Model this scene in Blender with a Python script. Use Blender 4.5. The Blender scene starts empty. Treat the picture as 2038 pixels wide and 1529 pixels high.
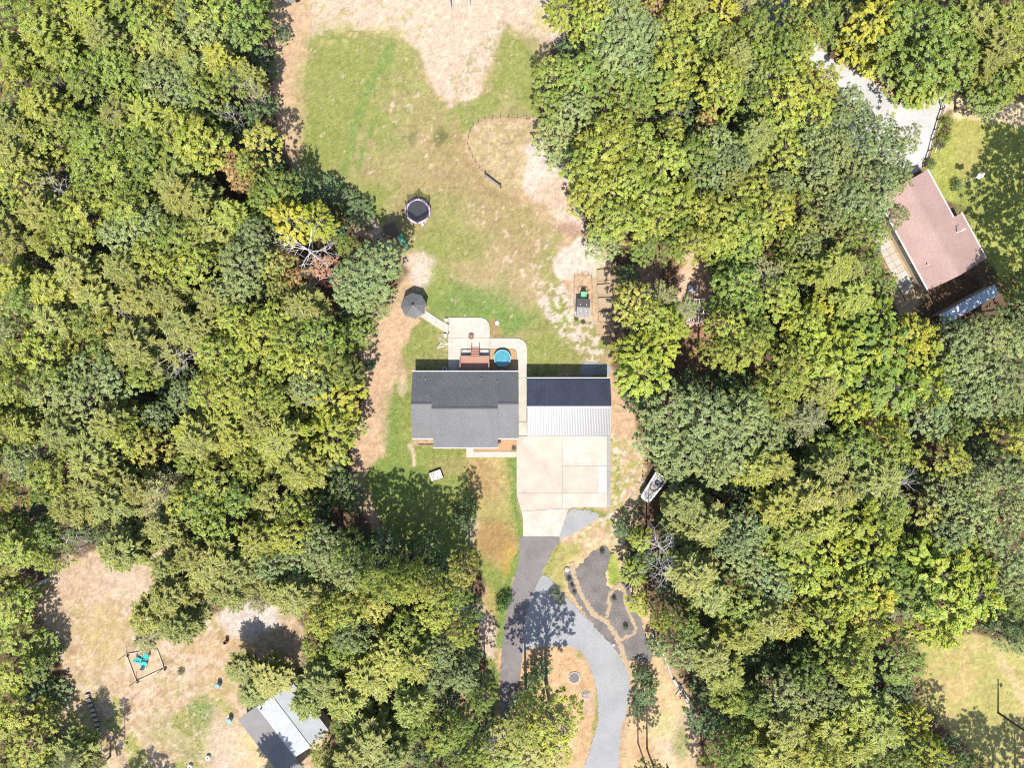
import bpy, math, random
import numpy as np
from mathutils import Vector, Matrix

random.seed(7)
rng = np.random.default_rng(7)
scene = bpy.context.scene
C = scene.collection
R = math.radians

# ------------------------------------------------------------------ camera, light, exposure
S = 0.075          # metres per photograph pixel on the ground
CAMH = 105.0       # flying height
cam_d = bpy.data.cameras.new('camera')
cam = bpy.data.objects.new('camera', cam_d)
C.objects.link(cam)
cam.location = (0, 0, CAMH)
cam.rotation_euler = (0, 0, 0)
cam_d.sensor_fit = 'HORIZONTAL'
cam_d.angle = 2 * math.atan(1019 * S / CAMH)
cam_d.clip_start = 1.0
cam_d.clip_end = 9000
scene.camera = cam

SUN_EL = 59.0
world = bpy.data.worlds.new('World')
scene.world = world
world.use_nodes = True
wn = world.node_tree
bg = wn.nodes['Background']
sky = wn.nodes.new('ShaderNodeTexSky')
sky.sky_type = 'NISHITA'
sky.sun_disc = False
sky.sun_elevation = R(SUN_EL)
sky.sun_rotation = R(180)
wn.links.new(sky.outputs[0], bg.inputs[0])
bg.inputs[1].default_value = 0.15

sun_d = bpy.data.lights.new('sun', 'SUN')
sun_d.energy = 5.0
sun_d.angle = R(0.5)
sun_d.color = (1.0, 0.955, 0.89)
sun = bpy.data.objects.new('sun', sun_d)
C.objects.link(sun)
sun.rotation_euler = (R(90 - SUN_EL), 0, 0)
sun.location = (0, -40, 60)

vs = scene.view_settings
vs.view_transform = 'Standard'
vs.look = 'None'
vs.gamma = 1.0
vs.use_curve_mapping = False
vs.exposure = 0.75

scene.render.engine = 'CYCLES'
cy = scene.cycles
cy.max_bounces = 8
cy.diffuse_bounces = 4
cy.glossy_bounces = 2
cy.transmission_bounces = 3
cy.transparent_max_bounces = 6
cy.use_denoising = False
cy.pixel_filter_type = 'BLACKMAN_HARRIS'
cy.filter_width = 1.15
cy.sample_clamp_indirect = 4.0

# ------------------------------------------------------------------ helpers
def W(px, py, z=0.0):
    """photograph pixel seen at height z -> world point"""
    k = (CAMH - z) / CAMH * S
    return ((px - 1019) * k, (764.5 - py) * k, z)

def G(px, py):
    return ((px - 1019) * S, (764.5 - py) * S)

MATS = {}
def mat(name, col, rough=0.8, metal=0.0, var=0.15, scale=3.0, bump=0.0, bscale=20.0, spec=0.3, col2=None, stain=0.0, sscale=.45):
    if name in MATS:
        return MATS[name]
    m = bpy.data.materials.new(name)
    m.use_nodes = True
    nt = m.node_tree
    b = nt.nodes['Principled BSDF']
    b.inputs['Roughness'].default_value = rough
    b.inputs['Metallic'].default_value = metal
    b.inputs['Specular IOR Level'].default_value = spec
    geo = nt.nodes.new('ShaderNodeNewGeometry')
    n1 = nt.nodes.new('ShaderNodeTexNoise')
    n1.inputs['Scale'].default_value = scale
    n1.inputs['Detail'].default_value = 6
    n1.inputs['Roughness'].default_value = 0.65
    nt.links.new(geo.outputs['Position'], n1.inputs['Vector'])
    rp = nt.nodes.new('ShaderNodeValToRGB')
    c2 = col2 if col2 else tuple(min(1, c * (1 + var)) for c in col)
    c1 = tuple(c * (1 - var) for c in col) if not col2 else col
    rp.color_ramp.elements[0].position = 0.3
    rp.color_ramp.elements[0].color = (*c1, 1)
    rp.color_ramp.elements[1].position = 0.7
    rp.color_ramp.elements[1].color = (*c2, 1)
    nt.links.new(n1.outputs['Fac'], rp.inputs[0])
    src = rp.outputs[0]
    if stain > 0:      # worn patches and small spots
        for sc, lo, hi, st in ((sscale, .42, .62, stain), (sscale * 9, .60, .70, stain * 1.3)):
            n3 = nt.nodes.new('ShaderNodeTexNoise'); n3.inputs['Scale'].default_value = sc; n3.inputs['Detail'].default_value = 4
            nt.links.new(geo.outputs['Position'], n3.inputs['Vector'])
            mr = nt.nodes.new('ShaderNodeMapRange'); mr.inputs[1].default_value = lo; mr.inputs[2].default_value = hi; mr.inputs[3].default_value = 1.0; mr.inputs[4].default_value = 1 - st
            nt.links.new(n3.outputs['Fac'], mr.inputs[0])
            vm = nt.nodes.new('ShaderNodeVectorMath'); vm.operation = 'SCALE'
            nt.links.new(src, vm.inputs[0]); nt.links.new(mr.outputs[0], vm.inputs['Scale']); src = vm.outputs[0]
    nt.links.new(src, b.inputs['Base Color'])
    if bump > 0:
        n2 = nt.nodes.new('ShaderNodeTexNoise')
        n2.inputs['Scale'].default_value = bscale
        n2.inputs['Detail'].default_value = 4
        nt.links.new(geo.outputs['Position'], n2.inputs['Vector'])
        bp = nt.nodes.new('ShaderNodeBump')
        bp.inputs['Strength'].default_value = bump
        bp.inputs['Distance'].default_value = 0.05
        nt.links.new(n2.outputs['Fac'], bp.inputs['Height'])
        nt.links.new(bp.outputs[0], b.inputs['Normal'])
    MATS[name] = m
    return m

def np_mesh(name, V, F, n=4):
    """mesh from numpy arrays; every face has n corners"""
    me = bpy.data.meshes.new(name)
    V = np.asarray(V, np.float32); F = np.asarray(F, np.int32)
    me.vertices.add(len(V)); me.vertices.foreach_set('co', V.ravel())
    me.loops.add(F.size); me.loops.foreach_set('vertex_index', F.ravel())
    me.polygons.add(len(F))
    me.polygons.foreach_set('loop_start', np.arange(0, F.size, n, dtype=np.int32))
    me.polygons.foreach_set('loop_total', np.full(len(F), n, np.int32))
    me.update(calc_edges=True)
    return me

class MB:
    def __init__(s): s.v = []; s.f = []
    def add(s, vs, fs):
        o = len(s.v); s.v += [tuple(q) for q in vs]; s.f += [tuple(i + o for i in f) for f in fs]; return s
    def box(s, c, d, rz=0.0, M=None):
        x, y, z = d[0] / 2, d[1] / 2, d[2] / 2
        cs, sn = math.cos(rz), math.sin(rz)
        vs = []
        for dz in (-z, z):
            for dx, dy in ((-x, -y), (x, -y), (x, y), (-x, y)):
                vs.append((c[0] + dx * cs - dy * sn, c[1] + dx * sn + dy * cs, c[2] + dz))
        return s.add(vs, [(3, 2, 1, 0), (4, 5, 6, 7), (0, 1, 5, 4), (1, 2, 6, 5), (2, 3, 7, 6), (3, 0, 4, 7)])
    def tube(s, p0, p1, r0, r1=None, n=8, cap=True):
        r1 = r0 if r1 is None else r1
        a = Vector(p0); b = Vector(p1); d = (b - a)
        if d.length < 1e-6: return s
        d.normalize()
        u = d.orthogonal().normalized(); w = d.cross(u)
        vs = []
        for p, r in ((a, r0), (b, r1)):
            for i in range(n):
                t = 2 * math.pi * i / n
                vs.append(p + u * (r * math.cos(t)) + w * (r * math.sin(t)))
        fs = [(i, (i + 1) % n, n + (i + 1) % n, n + i) for i in range(n)]
        if cap: fs += [tuple(range(n - 1, -1, -1)), tuple(range(n, 2 * n))]
        return s.add(vs, fs)
    def prism(s, poly, z0, z1):
        n = len(poly)
        ar = sum(poly[i][0] * poly[(i + 1) % n][1] - poly[(i + 1) % n][0] * poly[i][1] for i in range(n))
        if ar < 0: poly = poly[::-1]
        vs = [(p[0], p[1], z0) for p in poly] + [(p[0], p[1], z1) for p in poly]
        fs = [tuple(range(n - 1, -1, -1)), tuple(range(n, 2 * n))]
        fs += [(i, (i + 1) % n, n + (i + 1) % n, n + i) for i in range(n)]
        return s.add(vs, fs)
    def slab(s, quad, t, up=(0, 0, 1)):
        """a tilted plate: polygon of 3D points thickened downward by t"""
        n = len(quad)
        q = [Vector(p) for p in quad]
        nn = (q[1] - q[0]).cross(q[2] - q[0]).normalized()
        if nn.z < 0: q = q[::-1]; nn = -nn
        lo = [p - nn * t for p in q]
        fs = [tuple(range(n)), tuple(range(2 * n - 1, n - 1, -1))]
        fs += [(i, n + i, n + (i + 1) % n, (i + 1) % n) for i in range(n)]
        return s.add(q + lo, fs)
    def lathe(s, prof, n=16, c=(0, 0, 0), cap=True):
        vs = []
        for r, z in prof:
            for i in range(n):
                t = 2 * math.pi * i / n
                vs.append((c[0] + r * math.cos(t), c[1] + r * math.sin(t), c[2] + z))
        fs = []
        for k in range(len(prof) - 1):
            for i in range(n):
                fs.append((k * n + i, k * n + (i + 1) % n, (k + 1) * n + (i + 1) % n, (k + 1) * n + i))
        if cap:
            fs.append(tuple(range(n - 1, -1, -1)))
            fs.append(tuple(range((len(prof) - 1) * n, len(prof) * n)))
        return s.add(vs, fs)
    def build(s, name, m, parent=None, smooth=False, loc=None, rz=0.0):
        me = bpy.data.meshes.new(name)
        me.from_pydata(s.v, [], s.f)
        me.update()
        if smooth:
            me.polygons.foreach_set('use_smooth', [True] * len(me.polygons))
        me.materials.append(m)
        o = bpy.data.objects.new(name, me)
        C.objects.link(o)
        if parent is not None: o.parent = parent
        if loc is not None: o.location = loc
        o.rotation_euler.z = rz
        return o

def tag(o, label=None, cat=None, group=None, kind=None):
    if label: o['label'] = label
    if cat: o['category'] = cat
    if group: o['group'] = group
    if kind: o['kind'] = kind
    return o

def empty(name, loc, rz=0.0, label=None, cat=None, group=None):
    o = bpy.data.objects.new(name, None)
    o.empty_display_size = 0.5
    C.objects.link(o)
    o.location = loc
    o.rotation_euler.z = rz
    return tag(o, label, cat, group)

def inst(name, me, parent=None, loc=(0, 0, 0), rz=0.0):
    o = bpy.data.objects.new(name, me)
    C.objects.link(o)
    if parent is not None: o.parent = parent
    o.location = loc
    o.rotation_euler.z = rz
    return o

def rounded(poly, radii, seg=8):
    """round chosen corners of a polygon"""
    out = []
    n = len(poly)
    for i, p in enumerate(poly):
        r = radii.get(i, 0)
        if r <= 0: out.append(p); continue
        a = Vector(poly[i - 1]) - Vector(p); b = Vector(poly[(i + 1) % n]) - Vector(p)
        a.normalize(); b.normalize()
        P0 = Vector(p) + a * r; P2 = Vector(p) + b * r
        for k in range(seg + 1):
            t = k / seg
            q = P0 * (1 - t) ** 2 + Vector(p) * 2 * t * (1 - t) + P2 * t * t
            out.append((q.x, q.y))
    return out

def shrink(poly, d):
    """pull each vertex inward by d (mitred)"""
    n = len(poly)
    ar = sum(poly[i][0] * poly[(i + 1) % n][1] - poly[(i + 1) % n][0] * poly[i][1] for i in range(n))
    if ar < 0: poly = poly[::-1]
    out = []
    for i in range(n):
        p = Vector(poly[i]); a = (p - Vector(poly[i - 1])).normalized(); b = (Vector(poly[(i + 1) % n]) - p).normalized()
        na = Vector((-a.y, a.x)); nb = Vector((-b.y, b.x))
        m = (na + nb)
        m = m / max(0.3, m.length_squared) * 2 * d
        out.append((p.x + m.x, p.y + m.y))
    return out

def ragged(poly_px, amp=0.25, step=0.5, seed=0, close=True):
    """pixel polygon -> world polygon with an irregular, densely stepped edge"""
    r = random.Random(seed)
    pts = [G(*p) for p in poly_px]
    out = []
    n = len(pts)
    for i in range(n if close else n - 1):
        a, b = pts[i], pts[(i + 1) % n]
        p0, p3 = pts[i - 1], pts[(i + 2) % n]
        L = math.dist(a, b)
        k = max(1, int(L / step))
        for j in range(k):
            t = j / k
            # catmull-rom
            q = [0.5 * ((2 * a[c]) + (-p0[c] + b[c]) * t + (2 * p0[c] - 5 * a[c] + 4 * b[c] - p3[c]) * t * t
                        + (-p0[c] + 3 * a[c] - 3 * b[c] + p3[c]) * t ** 3) for c in (0, 1)]
            out.append((q[0] + r.uniform(-amp, amp), q[1] + r.uniform(-amp, amp)))
    return out

def sheet(name, poly, z, m, kind='structure', parent=None):
    import bmesh
    bm = bmesh.new()
    vs = [bm.verts.new((p[0], p[1], z)) for p in poly]
    f = bm.faces.new(vs)
    if f.normal.z < 0: f.normal_flip()
    bmesh.ops.triangulate(bm, faces=[f])
    bm.normal_update()
    for f in bm.faces:
        if f.normal.z < 0: f.normal_flip()
    me = bpy.data.meshes.new(name)
    bm.to_mesh(me); bm.free()
    me.materials.append(m)
    o = inst(name, me, parent)
    if kind and parent is None: o['kind'] = kind
    return o

# ------------------------------------------------------------------ ground sheet
def vnoise(X, Y, cell, seed):
    r = np.random.default_rng(seed)
    gx = X / cell; gy = Y / cell
    n = 512
    T = r.random((n, n)).astype(np.float32)
    ix = np.floor(gx).astype(int); iy = np.floor(gy).astype(int)
    fx = gx - ix; fy = gy - iy
    fx = fx * fx * (3 - 2 * fx); fy = fy * fy * (3 - 2 * fy)
    a = T[ix % n, iy % n]; b = T[(ix + 1) % n, iy % n]; c = T[ix % n, (iy + 1) % n]; d = T[(ix + 1) % n, (iy + 1) % n]
    return (a * (1 - fx) + b * fx) * (1 - fy) + (c * (1 - fx) + d * fx) * fy

def fbm(X, Y, cell, seed, oct=4):
    out = 0; amp = 1; tot = 0
    for i in range(oct):
        out = out + amp * vnoise(X + 37.7 * i, Y + 91.3 * i, cell / 2 ** i, seed + i); tot += amp; amp *= 0.6
    return out / tot

def sdf(PX, PY, poly):
    """signed distance (negative inside), all in pixels"""
    d = np.full(PX.shape, 1e9, np.float32); ins = np.zeros(PX.shape, bool)
    n = len(poly)
    for i in range(n):
        ax, ay = poly[i]; bx, by = poly[(i + 1) % n]
        ex, ey = bx - ax, by - ay
        wx, wy = PX - ax, PY - ay
        t = np.clip((wx * ex + wy * ey) / max(1e-6, ex * ex + ey * ey), 0, 1)
        d = np.minimum(d, (wx - ex * t) ** 2 + (wy - ey * t) ** 2)
        c = ((ay > PY) != (by > PY)) & (PX < (bx - ax) * (PY - ay) / (by - ay + 1e-9) + ax)
        ins ^= c
    d = np.sqrt(d)
    return np.where(ins, -d, d)

def line_d(PX, PY, pts):
    d = np.full(PX.shape, 1e9, np.float32)
    for (ax, ay), (bx, by) in zip(pts[:-1], pts[1:]):
        ex, ey = bx - ax, by - ay
        wx, wy = PX - ax, PY - ay
        t = np.clip((wx * ex + wy * ey) / max(1e-6, ex * ex + ey * ey), 0, 1)
        d = np.minimum(d, np.hypot(wx - ex * t, wy - ey * t))
    return d

YARD = [(545, -60), (1125, -60), (1120, 60), (1085, 110), (1080, 160), (1062, 215), (1075, 270), (1110, 300), (1140, 350),
        (1150, 420), (1165, 470), (1215, 510), (1230, 560), (1225, 640), (1215, 690), (1230, 760), (1265, 830),
        (1280, 900), (1275, 980), (1270, 1040), (1240, 1090), (1290, 1200), (1310, 1260), (1390, 1400), (1400, 1600),
        (1000, 1600), (980, 1450), (985, 1330), (950, 1260), (970, 1150), (925, 1090), (860, 1120), (800, 1090),
        (745, 1060), (705, 985), (700, 860), (735, 790), (715, 700), (750, 615), (810, 540), (755, 480), (700, 470), (690, 400),
        (640, 400), (585, 330), (548, 270), (540, 120)]
LEFTYARD = [(80, 1160), (170, 1095), (210, 1090), (350, 1070), (345, 1110), (300, 1150), (380, 1200), (430, 1220), (470, 1190), (560, 1190),
            (610, 1260), (590, 1340), (650, 1440), (640, 1560), (250, 1600), (170, 1500), (110, 1440), (130, 1340), (110, 1290), (80, 1230)]
RDRIVE = [(1590, 108), (1612, 72), (1650, 112), (1690, 130), (1745, 165), (1785, 205), (1830, 212), (1866, 185), (1905, 185), (1905, 205),
          (1872, 235), (1860, 280), (1838, 332), (1810, 345), (1760, 320), (1690, 290), (1660, 255), (1700, 225), (1660, 160)]
RLAWN = [(1850, 300), (1880, 225), (1960, 235), (2100, 180), (2110, 520), (1990, 560), (1935, 470), (1920, 410), (1880, 400), (1840, 340)]
RHOUSE_SIDE = [(1725, 430), (1745, 410), (1850, 590), (1800, 640), (1765, 560)]
BRLAWN = [(1790, 1250), (1860, 1265), (1960, 1265), (2100, 1300), (2100, 1530), (1990, 1540), (1870, 1440), (1825, 1390), (1840, 1320)]
ARBOR = [(1345, 560), (1365, 500), (1400, 510), (1420, 560), (1400, 640), (1380, 660), (1350, 650), (1340, 600)]
BROWNHOUSE = [(1760, 372), (1846, 330), (1905, 415), (1940, 400), (1990, 520), (1850, 605)]
LEANTO = [(1855, 627), (1978, 555), (2000, 585), (1885, 655)]
CLEAR = [YARD, LEFTYARD, RDRIVE, RLAWN, RHOUSE_SIDE, BRLAWN, ARBOR, BROWNHOUSE, LEANTO]

def make_ground():
    fine = 0.25
    xs = np.concatenate([[-4000, -1500, -600, -250, -140, -100], np.arange(-82, 82.01, fine), [100, 140, 250, 600, 1500, 4000]])
    ys = np.concatenate([[-4000, -1500, -600, -250, -140, -90], np.arange(-63, 63.01, fine), [90, 140, 250, 600, 1500, 4000]])
    nx, ny = len(xs), len(ys)
    X, Y = np.meshgrid(xs, ys, indexing='ij')
    PX0 = (X / S + 1019).astype(np.float32); PY0 = (764.5 - Y / S).astype(np.float32)
    # ragged edges: warp the lookup position
    wx = (fbm(PX0, PY0, 60, 11) - 0.5) * 26 + (fbm(PX0, PY0, 14, 12, 3) - 0.5) * 13
    wy = (fbm(PX0, PY0, 60, 21) - 0.5) * 26 + (fbm(PX0, PY0, 14, 22, 3) - 0.5) * 13
    PX = PX0 + wx; PY = PY0 + wy
    n1 = fbm(PX0, PY0, 40, 31); n2 = fbm(PX0, PY0, 9, 41, 3); n3 = fbm(PX0, PY0, 130, 51)
    nf = fbm(PX0, PY0, 5, 61, 2)
    def ss(a, b, x):
        t = np.clip((x - a) / (b - a), 0, 1); return t * t * (3 - 2 * t)
    lit = np.array((.105, .066, .040)); 
    COL = np.empty(X.shape + (3,), np.float32)
    COL[:] = lit
    COL *= (0.65 + 0.7 * n2)[..., None]
    def put(col, w):
        COL[:] = COL * (1 - w[..., None]) + np.asarray(col, np.float32) * w[..., None]
    def zone(poly, col, soft=6, vary=0.12, grow=0):
        d = sdf(PX, PY, poly) - grow
        w = 1 - ss(-soft, soft, d)
        c = np.asarray(col, np.float32) * (1 + vary * 2 * (n2 - 0.5))[..., None]
        put(c, w); return w
    def blob(x, y, rx, ry, col, k=1.0, soft=0.5, rot=0):
        cs, sn = math.cos(R(rot)), math.sin(R(rot))
        u = ((PX - x) * cs + (PY - y) * sn) / rx; v = (-(PX - x) * sn + (PY - y) * cs) / ry
        w = k * (1 - ss(1 - soft, 1 + soft, np.hypot(u, v))); put(col, w)
    def speck(poly, col, thr, seed, cell=7, k=0.9, soft=6, grow=0):
        d = sdf(PX, PY, poly) - grow
        w = (1 - ss(-soft, soft, d)) * ss(thr, thr + 0.06, fbm(PX0, PY0, cell, seed, 3)) * k
        put(col, w)
    def streak(pts, width, col, k=0.8, soft=0.6):
        d = line_d(PX, PY, pts)
        put(col, k * (1 - ss(width * (1 - soft), width * (1 + soft), d)))
    SAND = (.375, .285, .212); PALE = (.40, .33, .27); TAN = (.31, .215, .13); DIRT = (.35, .24, .15)
    STRAW = (.27, .20, .105); OLIVE = (.195, .185, .068); GRASS = (.158, .178, .048); LUSH = (.105, .165, .040); BROWN = (.225, .165, .08)
    MULCH = (.36, .235, .13)
    # ---- the main clearing
    zone(YARD, TAN, 7)
    zone([(545, -80), (625, -80), (618, 60), (606, 150), (618, 230), (604, 300), (592, 325), (560, 270), (547, 120)], DIRT, 5)
    zone([(615, -80), (1120, -80), (1115, 95), (1060, 75), (1015, 45), (978, 110), (950, 190), (900, 218), (862, 165), (832, 105), (790, 75), (700, 62), (622, 90)], SAND, 5)
    lawn = [(612, 75), (700, 55), (785, 60), (830, 100), (848, 160), (893, 216), (950, 195), (972, 150), (1005, 55), (1038, 75), (1078, 135), (1070, 235),
            (1000, 238), (945, 250), (932, 300), (965, 350), (1040, 405), (1110, 420), (1118, 470), (1100, 530), (1130, 590), (1180, 640), (1222, 700), (1222, 745),
            (815, 745), (800, 690), (815, 640), (845, 600), (850, 545), (830, 510), (760, 470), (705, 400), (640, 375), (592, 325), (602, 280), (618, 230), (605, 150)]
    w = zone(lawn, OLIVE, 4, 0.25)
    # broad colour drift over the lawn
    d = sdf(PX, PY, lawn); inl = 1 - ss(-5, 5, d)
    put(BROWN, inl * ss(.48, .62, n3) * 0.55)
    put(GRASS, inl * ss(.50, .60, fbm(PX0, PY0, 85, 71)) * 0.75)
    put(STRAW, inl * ss(.56, .66, n1) * 0.5)
    put((.275, .205, .115), inl * ss(840, 960, PX0) * ss(290, 360, PY0) * (1 - ss(570, 640, PY0)) * (.30 + .55 * ss(.42, .58, fbm(PX0, PY0, 55, 73))))
    put((.25, .205, .10), inl * ss(.52, .60, fbm(PX0, PY0, 30, 74)) * .45)
    blob(660, 180, 70, 120, GRASS, .7); blob(640, 300, 50, 50, GRASS, .8); blob(760, 110, 60, 50, GRASS, .5)
    blob(1030, 130, 50, 70, GRASS, .75); blob(720, 400, 60, 40, GRASS, .6); blob(900, 480, 70, 45, GRASS, .65); blob(880, 410, 70, 35, GRASS, .5)
    blob(930, 600, 90, 35, LUSH, .8); blob(860, 560, 30, 50, GRASS, .6); blob(1000, 640, 60, 30, LUSH, .8); blob(1090, 700, 60, 35, GRASS, .75)
    blob(1110, 640, 50, 30, GRASS, .4); blob(830, 685, 35, 45, GRASS, .8); blob(1040, 480, 50, 40, BROWN, .5); blob(900, 330, 60, 60, BROWN, .6)
    blob(780, 330, 70, 40, STRAW, .4); blob(850, 250, 50, 50, BROWN, .5); blob(1000, 420, 60, 40, BROWN, .5)
    streak([(778, 80), (742, 165), (712, 230), (690, 320), (680, 350)], 9, LUSH, .6)
    streak([(740, 250), (722, 300), (712, 345)], 6, LUSH, .55)
    streak([(905, 250), (925, 300), (955, 360), (1000, 395)], 10, BROWN, .8)
    blob(880, 270, 12, 16, (.08, .085, .035), .7); blob(820, 275, 10, 14, (.1, .1, .04), .7); blob(735, 350, 25, 20, BROWN, .5)
    # pen ringed by wire
    zone([(942, 252), (1000, 240), (1062, 238), (1070, 290), (1055, 330), (1040, 380), (1010, 385), (965, 345), (934, 300)], (.275, .215, .11), 5, .25)
    streak([(1062, 236), (1000, 238), (950, 246), (933, 275), (940, 315), (965, 348)], 6, TAN, .75)
    zone([(1045, 290), (1075, 272), (1110, 300), (1140, 350), (1155, 420), (1165, 460), (1110, 440), (1060, 400), (1042, 370), (1048, 320)], PALE, 6)
    blob(1110, 400, 50, 40, DIRT, .6); blob(1130, 455, 22, 14, (.25, .16, .12), .8); blob(1075, 415, 14, 10, STRAW, .8)
    zone([(1102, 520), (1150, 470), (1205, 512), (1212, 545), (1180, 560), (1178, 600), (1180, 640), (1142, 640), (1140, 560), (1118, 560)], PALE, 5)
    zone([(1142, 545), (1180, 545), (1178, 635), (1143, 635)], DIRT, 4)
    blob(1120, 615, 22, 30, GRASS, .5); blob(1195, 560, 12, 60, (.3, .28, .12), .4)
    blob(1190, 690, 28, 16, GRASS, .6)
    # scattered bare scuffs on the lawn
    speck([(930, 400), (1120, 420), (1110, 560), (1210, 700), (1150, 720), (1060, 600), (980, 520)], SAND, .665, 81, 10, .8)
    speck([(1060, 560), (1130, 570), (1215, 690), (1180, 735), (1080, 640)], PALE, .50, 82, 9, .9)
    speck([(770, 150), (830, 170), (900, 280), (860, 330), (760, 240)], SAND, .70, 83, 10, .8)
    speck(lawn, SAND, .765, 84, 9, .7)
    speck([(830, 90), (880, 130), (900, 220), (940, 210), (970, 140), (1010, 60), (1060, 50), (980, 30), (900, 150)], OLIVE, .56, 85, 7, .6)
    speck([(600, -20), (860, -20), (860, 70), (620, 90)], (.28, .24, .1), .56, 86, 12, .7)
    speck([(940, 250), (1060, 240), (1040, 380), (970, 345)], SAND, .55, 87, 6, .6)
    blob(835, 545, 22, 30, PALE, .8); blob(815, 520, 14, 14, SAND, .7); blob(845, 520, 18, 14, PALE, .6)
    blob(1085, 40, 22, 28, (.3, .27, .1), .7); blob(985, 655, 9, 22, (.27, .15, .085), .8)
    blob(745, 455, 12, 22, SAND, .8); blob(690, 395, 30, 16, (.3, .23, .14), .6)
    # left of the house
    zone([(755, 615), (800, 600), (830, 640), (800, 690), (790, 740), (770, 800), (770, 900), (745, 950), (700, 1010), (700, 850), (735, 790), (718, 700)], DIRT, 6)
    zone([(780, 760), (822, 745), (820, 890), (930, 892), (1030, 905), (1030, 990), (1040, 1040), (1038, 1090), (1020, 1160), (1000, 1240), (992, 1340), (985, 1450),
          (965, 1300), (970, 1170), (930, 1100), (860, 1130), (760, 1060), (730, 950), (765, 900), (772, 820)], GRASS, 5, .22)
    blob(775, 850, 18, 70, LUSH, .5); blob(790, 960, 60, 40, LUSH, .5); blob(800, 770, 14, 22, SAND, .6)
    streak([(815, 893), (822, 922)], 4, SAND, .95, .3)
    blob(900, 930, 40, 20, BROWN, .5)
    zone([(930, 905), (1000, 910), (1020, 960), (1015, 1040), (1025, 1100), (1000, 1130), (960, 1110), (945, 1060), (935, 990)], (.28, .21, .09), 12, .3)
    blob(985, 1075, 35, 45, (.21, .125, .05), .75); blob(960, 960, 30, 35, (.22, .14, .06), .6); blob(1010, 1000, 12, 60, GRASS, .4); blob(1010, 1115, 14, 35, (.3, .19, .04), .5)
    blob(942, 1060, 12, 30, SAND, .5); blob(975, 1020, 30, 25, GRASS, .35)
    streak([(1026, 915), (1026, 985), (1036, 1030), (1034, 1080), (1015, 1160), (1000, 1230), (992, 1310), (990, 1390)], 8, LUSH, .75)
    zone([(940, 1215), (965, 1200), (985, 1230), (985, 1320), (960, 1310), (945, 1260)], SAND, 6); blob(975, 1200, 14, 30, (.3, .2, .08), .5)
    blob(935, 1400, 45, 60, DIRT, .6)
    # right of the garage and the concrete
    zone([(1214, 700), (1232, 770), (1262, 830), (1280, 910), (1270, 1000), (1250, 1080), (1150, 1085), (1105, 1090), (1130, 1040), (1205, 1015), (1214, 900)], DIRT, 6)
    zone([(1214, 870), (1232, 880), (1240, 990), (1225, 1015), (1214, 1000)], (.25, .21, .075), 5, .3); blob(1222, 950, 9, 30, GRASS, .7)
    speck([(1215, 860), (1285, 900), (1275, 1060), (1240, 1090), (1110, 1090), (1215, 1010)], (.23, .22, .07), .52, 91, 8, .85)
    speck([(1215, 860), (1285, 900), (1275, 1060), (1240, 1090), (1110, 1090), (1215, 1010)], PALE, .56, 92, 6, .8)
    zone([(1132, 1012), (1212, 1012), (1200, 1030), (1150, 1022)], GRASS, 4, .3)
    zone([(1075, 1150), (1108, 1080), (1150, 1085), (1160, 1105), (1130, 1125), (1140, 1190), (1110, 1170)], (.25, .22, .08), 6, .3)
    streak([(1112, 1082), (1090, 1130), (1080, 1155)], 6, GRASS, .6)
    zone([(1150, 1080), (1245, 1075), (1245, 1100), (1180, 1100)], (.36, .29, .17), 6, .3)
    # beds along the gravel loop
    zone([(1118, 1140), (1130, 1120), (1190, 1090), (1245, 1085), (1300, 1240), (1330, 1330), (1390, 1430), (1395, 1600), (1220, 1600), (1260, 1420), (1250, 1330), (1180, 1240), (1130, 1180)], (.38, .27, .15), 6, .25)
    blob(1345, 1470, 40, 50, SAND, .7); blob(1360, 1480, 18, 35, GRASS, .7); blob(1320, 1440, 25, 30, (.32, .3, .12), .6); blob(1280, 1500, 25, 30, (.33, .19, .1), .6)
    zone([(1208, 1100), (1228, 1110), (1238, 1165), (1215, 1160)], (.2, .23, .05), 4, .3)
    zone([(985, 1290), (1080, 1288), (1140, 1290), (1166, 1312), (1188, 1385), (1192, 1440), (1160, 1600), (1020, 1600), (1000, 1450)], MULCH, 5, .25)
    blob(1170, 1400, 16, 25, (.3, .22, .15), .7); blob(1110, 1470, 35, 35, SAND, .6)
    streak([(1186, 1370), (1193, 1420), (1188, 1450), (1178, 1500)], 5, GRASS, .75)
    blob(1155, 1305, 10, 5, GRASS, .7)
    # ---- neighbour's yard, lower left
    w = zone(LEFTYARD, (.315, .228, .142), 8, .25)
    d = sdf(PX, PY, LEFTYARD); inl = 1 - ss(-6, 6, d)
    put((.255, .205, .095), inl * ss(.47, .60, n1) * .7)
    put((.39, .30, .215), inl * ss(.53, .62, fbm(PX0, PY0, 12, 98, 3)) * .7)
    put((.225, .15, .09), inl * ss(.56, .66, fbm(PX0, PY0, 20, 99, 3)) * .6)
    put((.21, .21, .06), inl * ss(.58, .68, fbm(PX0, PY0, 45, 97)) * ss(1330, 1400, PY0) * .9)
    blob(230, 1160, 60, 40, SAND, .6); blob(160, 1160, 50, 40, (.31, .21, .15), .5); blob(205, 1270, 45, 60, (.31, .235, .1), .6)
    zone([(432, 1225), (470, 1190), (545, 1195), (560, 1250), (510, 1275), (450, 1270)], (.36, .315, .275), 9)
    blob(400, 1420, 22, 30, LUSH, .75, rot=20); blob(395, 1450, 40, 16, GRASS, .6); blob(400, 1500, 40, 18, GRASS, .6); blob(380, 1525, 30, 12, GRASS, .6)
    blob(350, 1460, 60, 40, OLIVE, .5); blob(450, 1480, 40, 50, SAND, .8); blob(430, 1360, 40, 30, (.30, .21, .1), .5); blob(520, 1500, 45, 60, (.46, .33, .18), .6)
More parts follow.
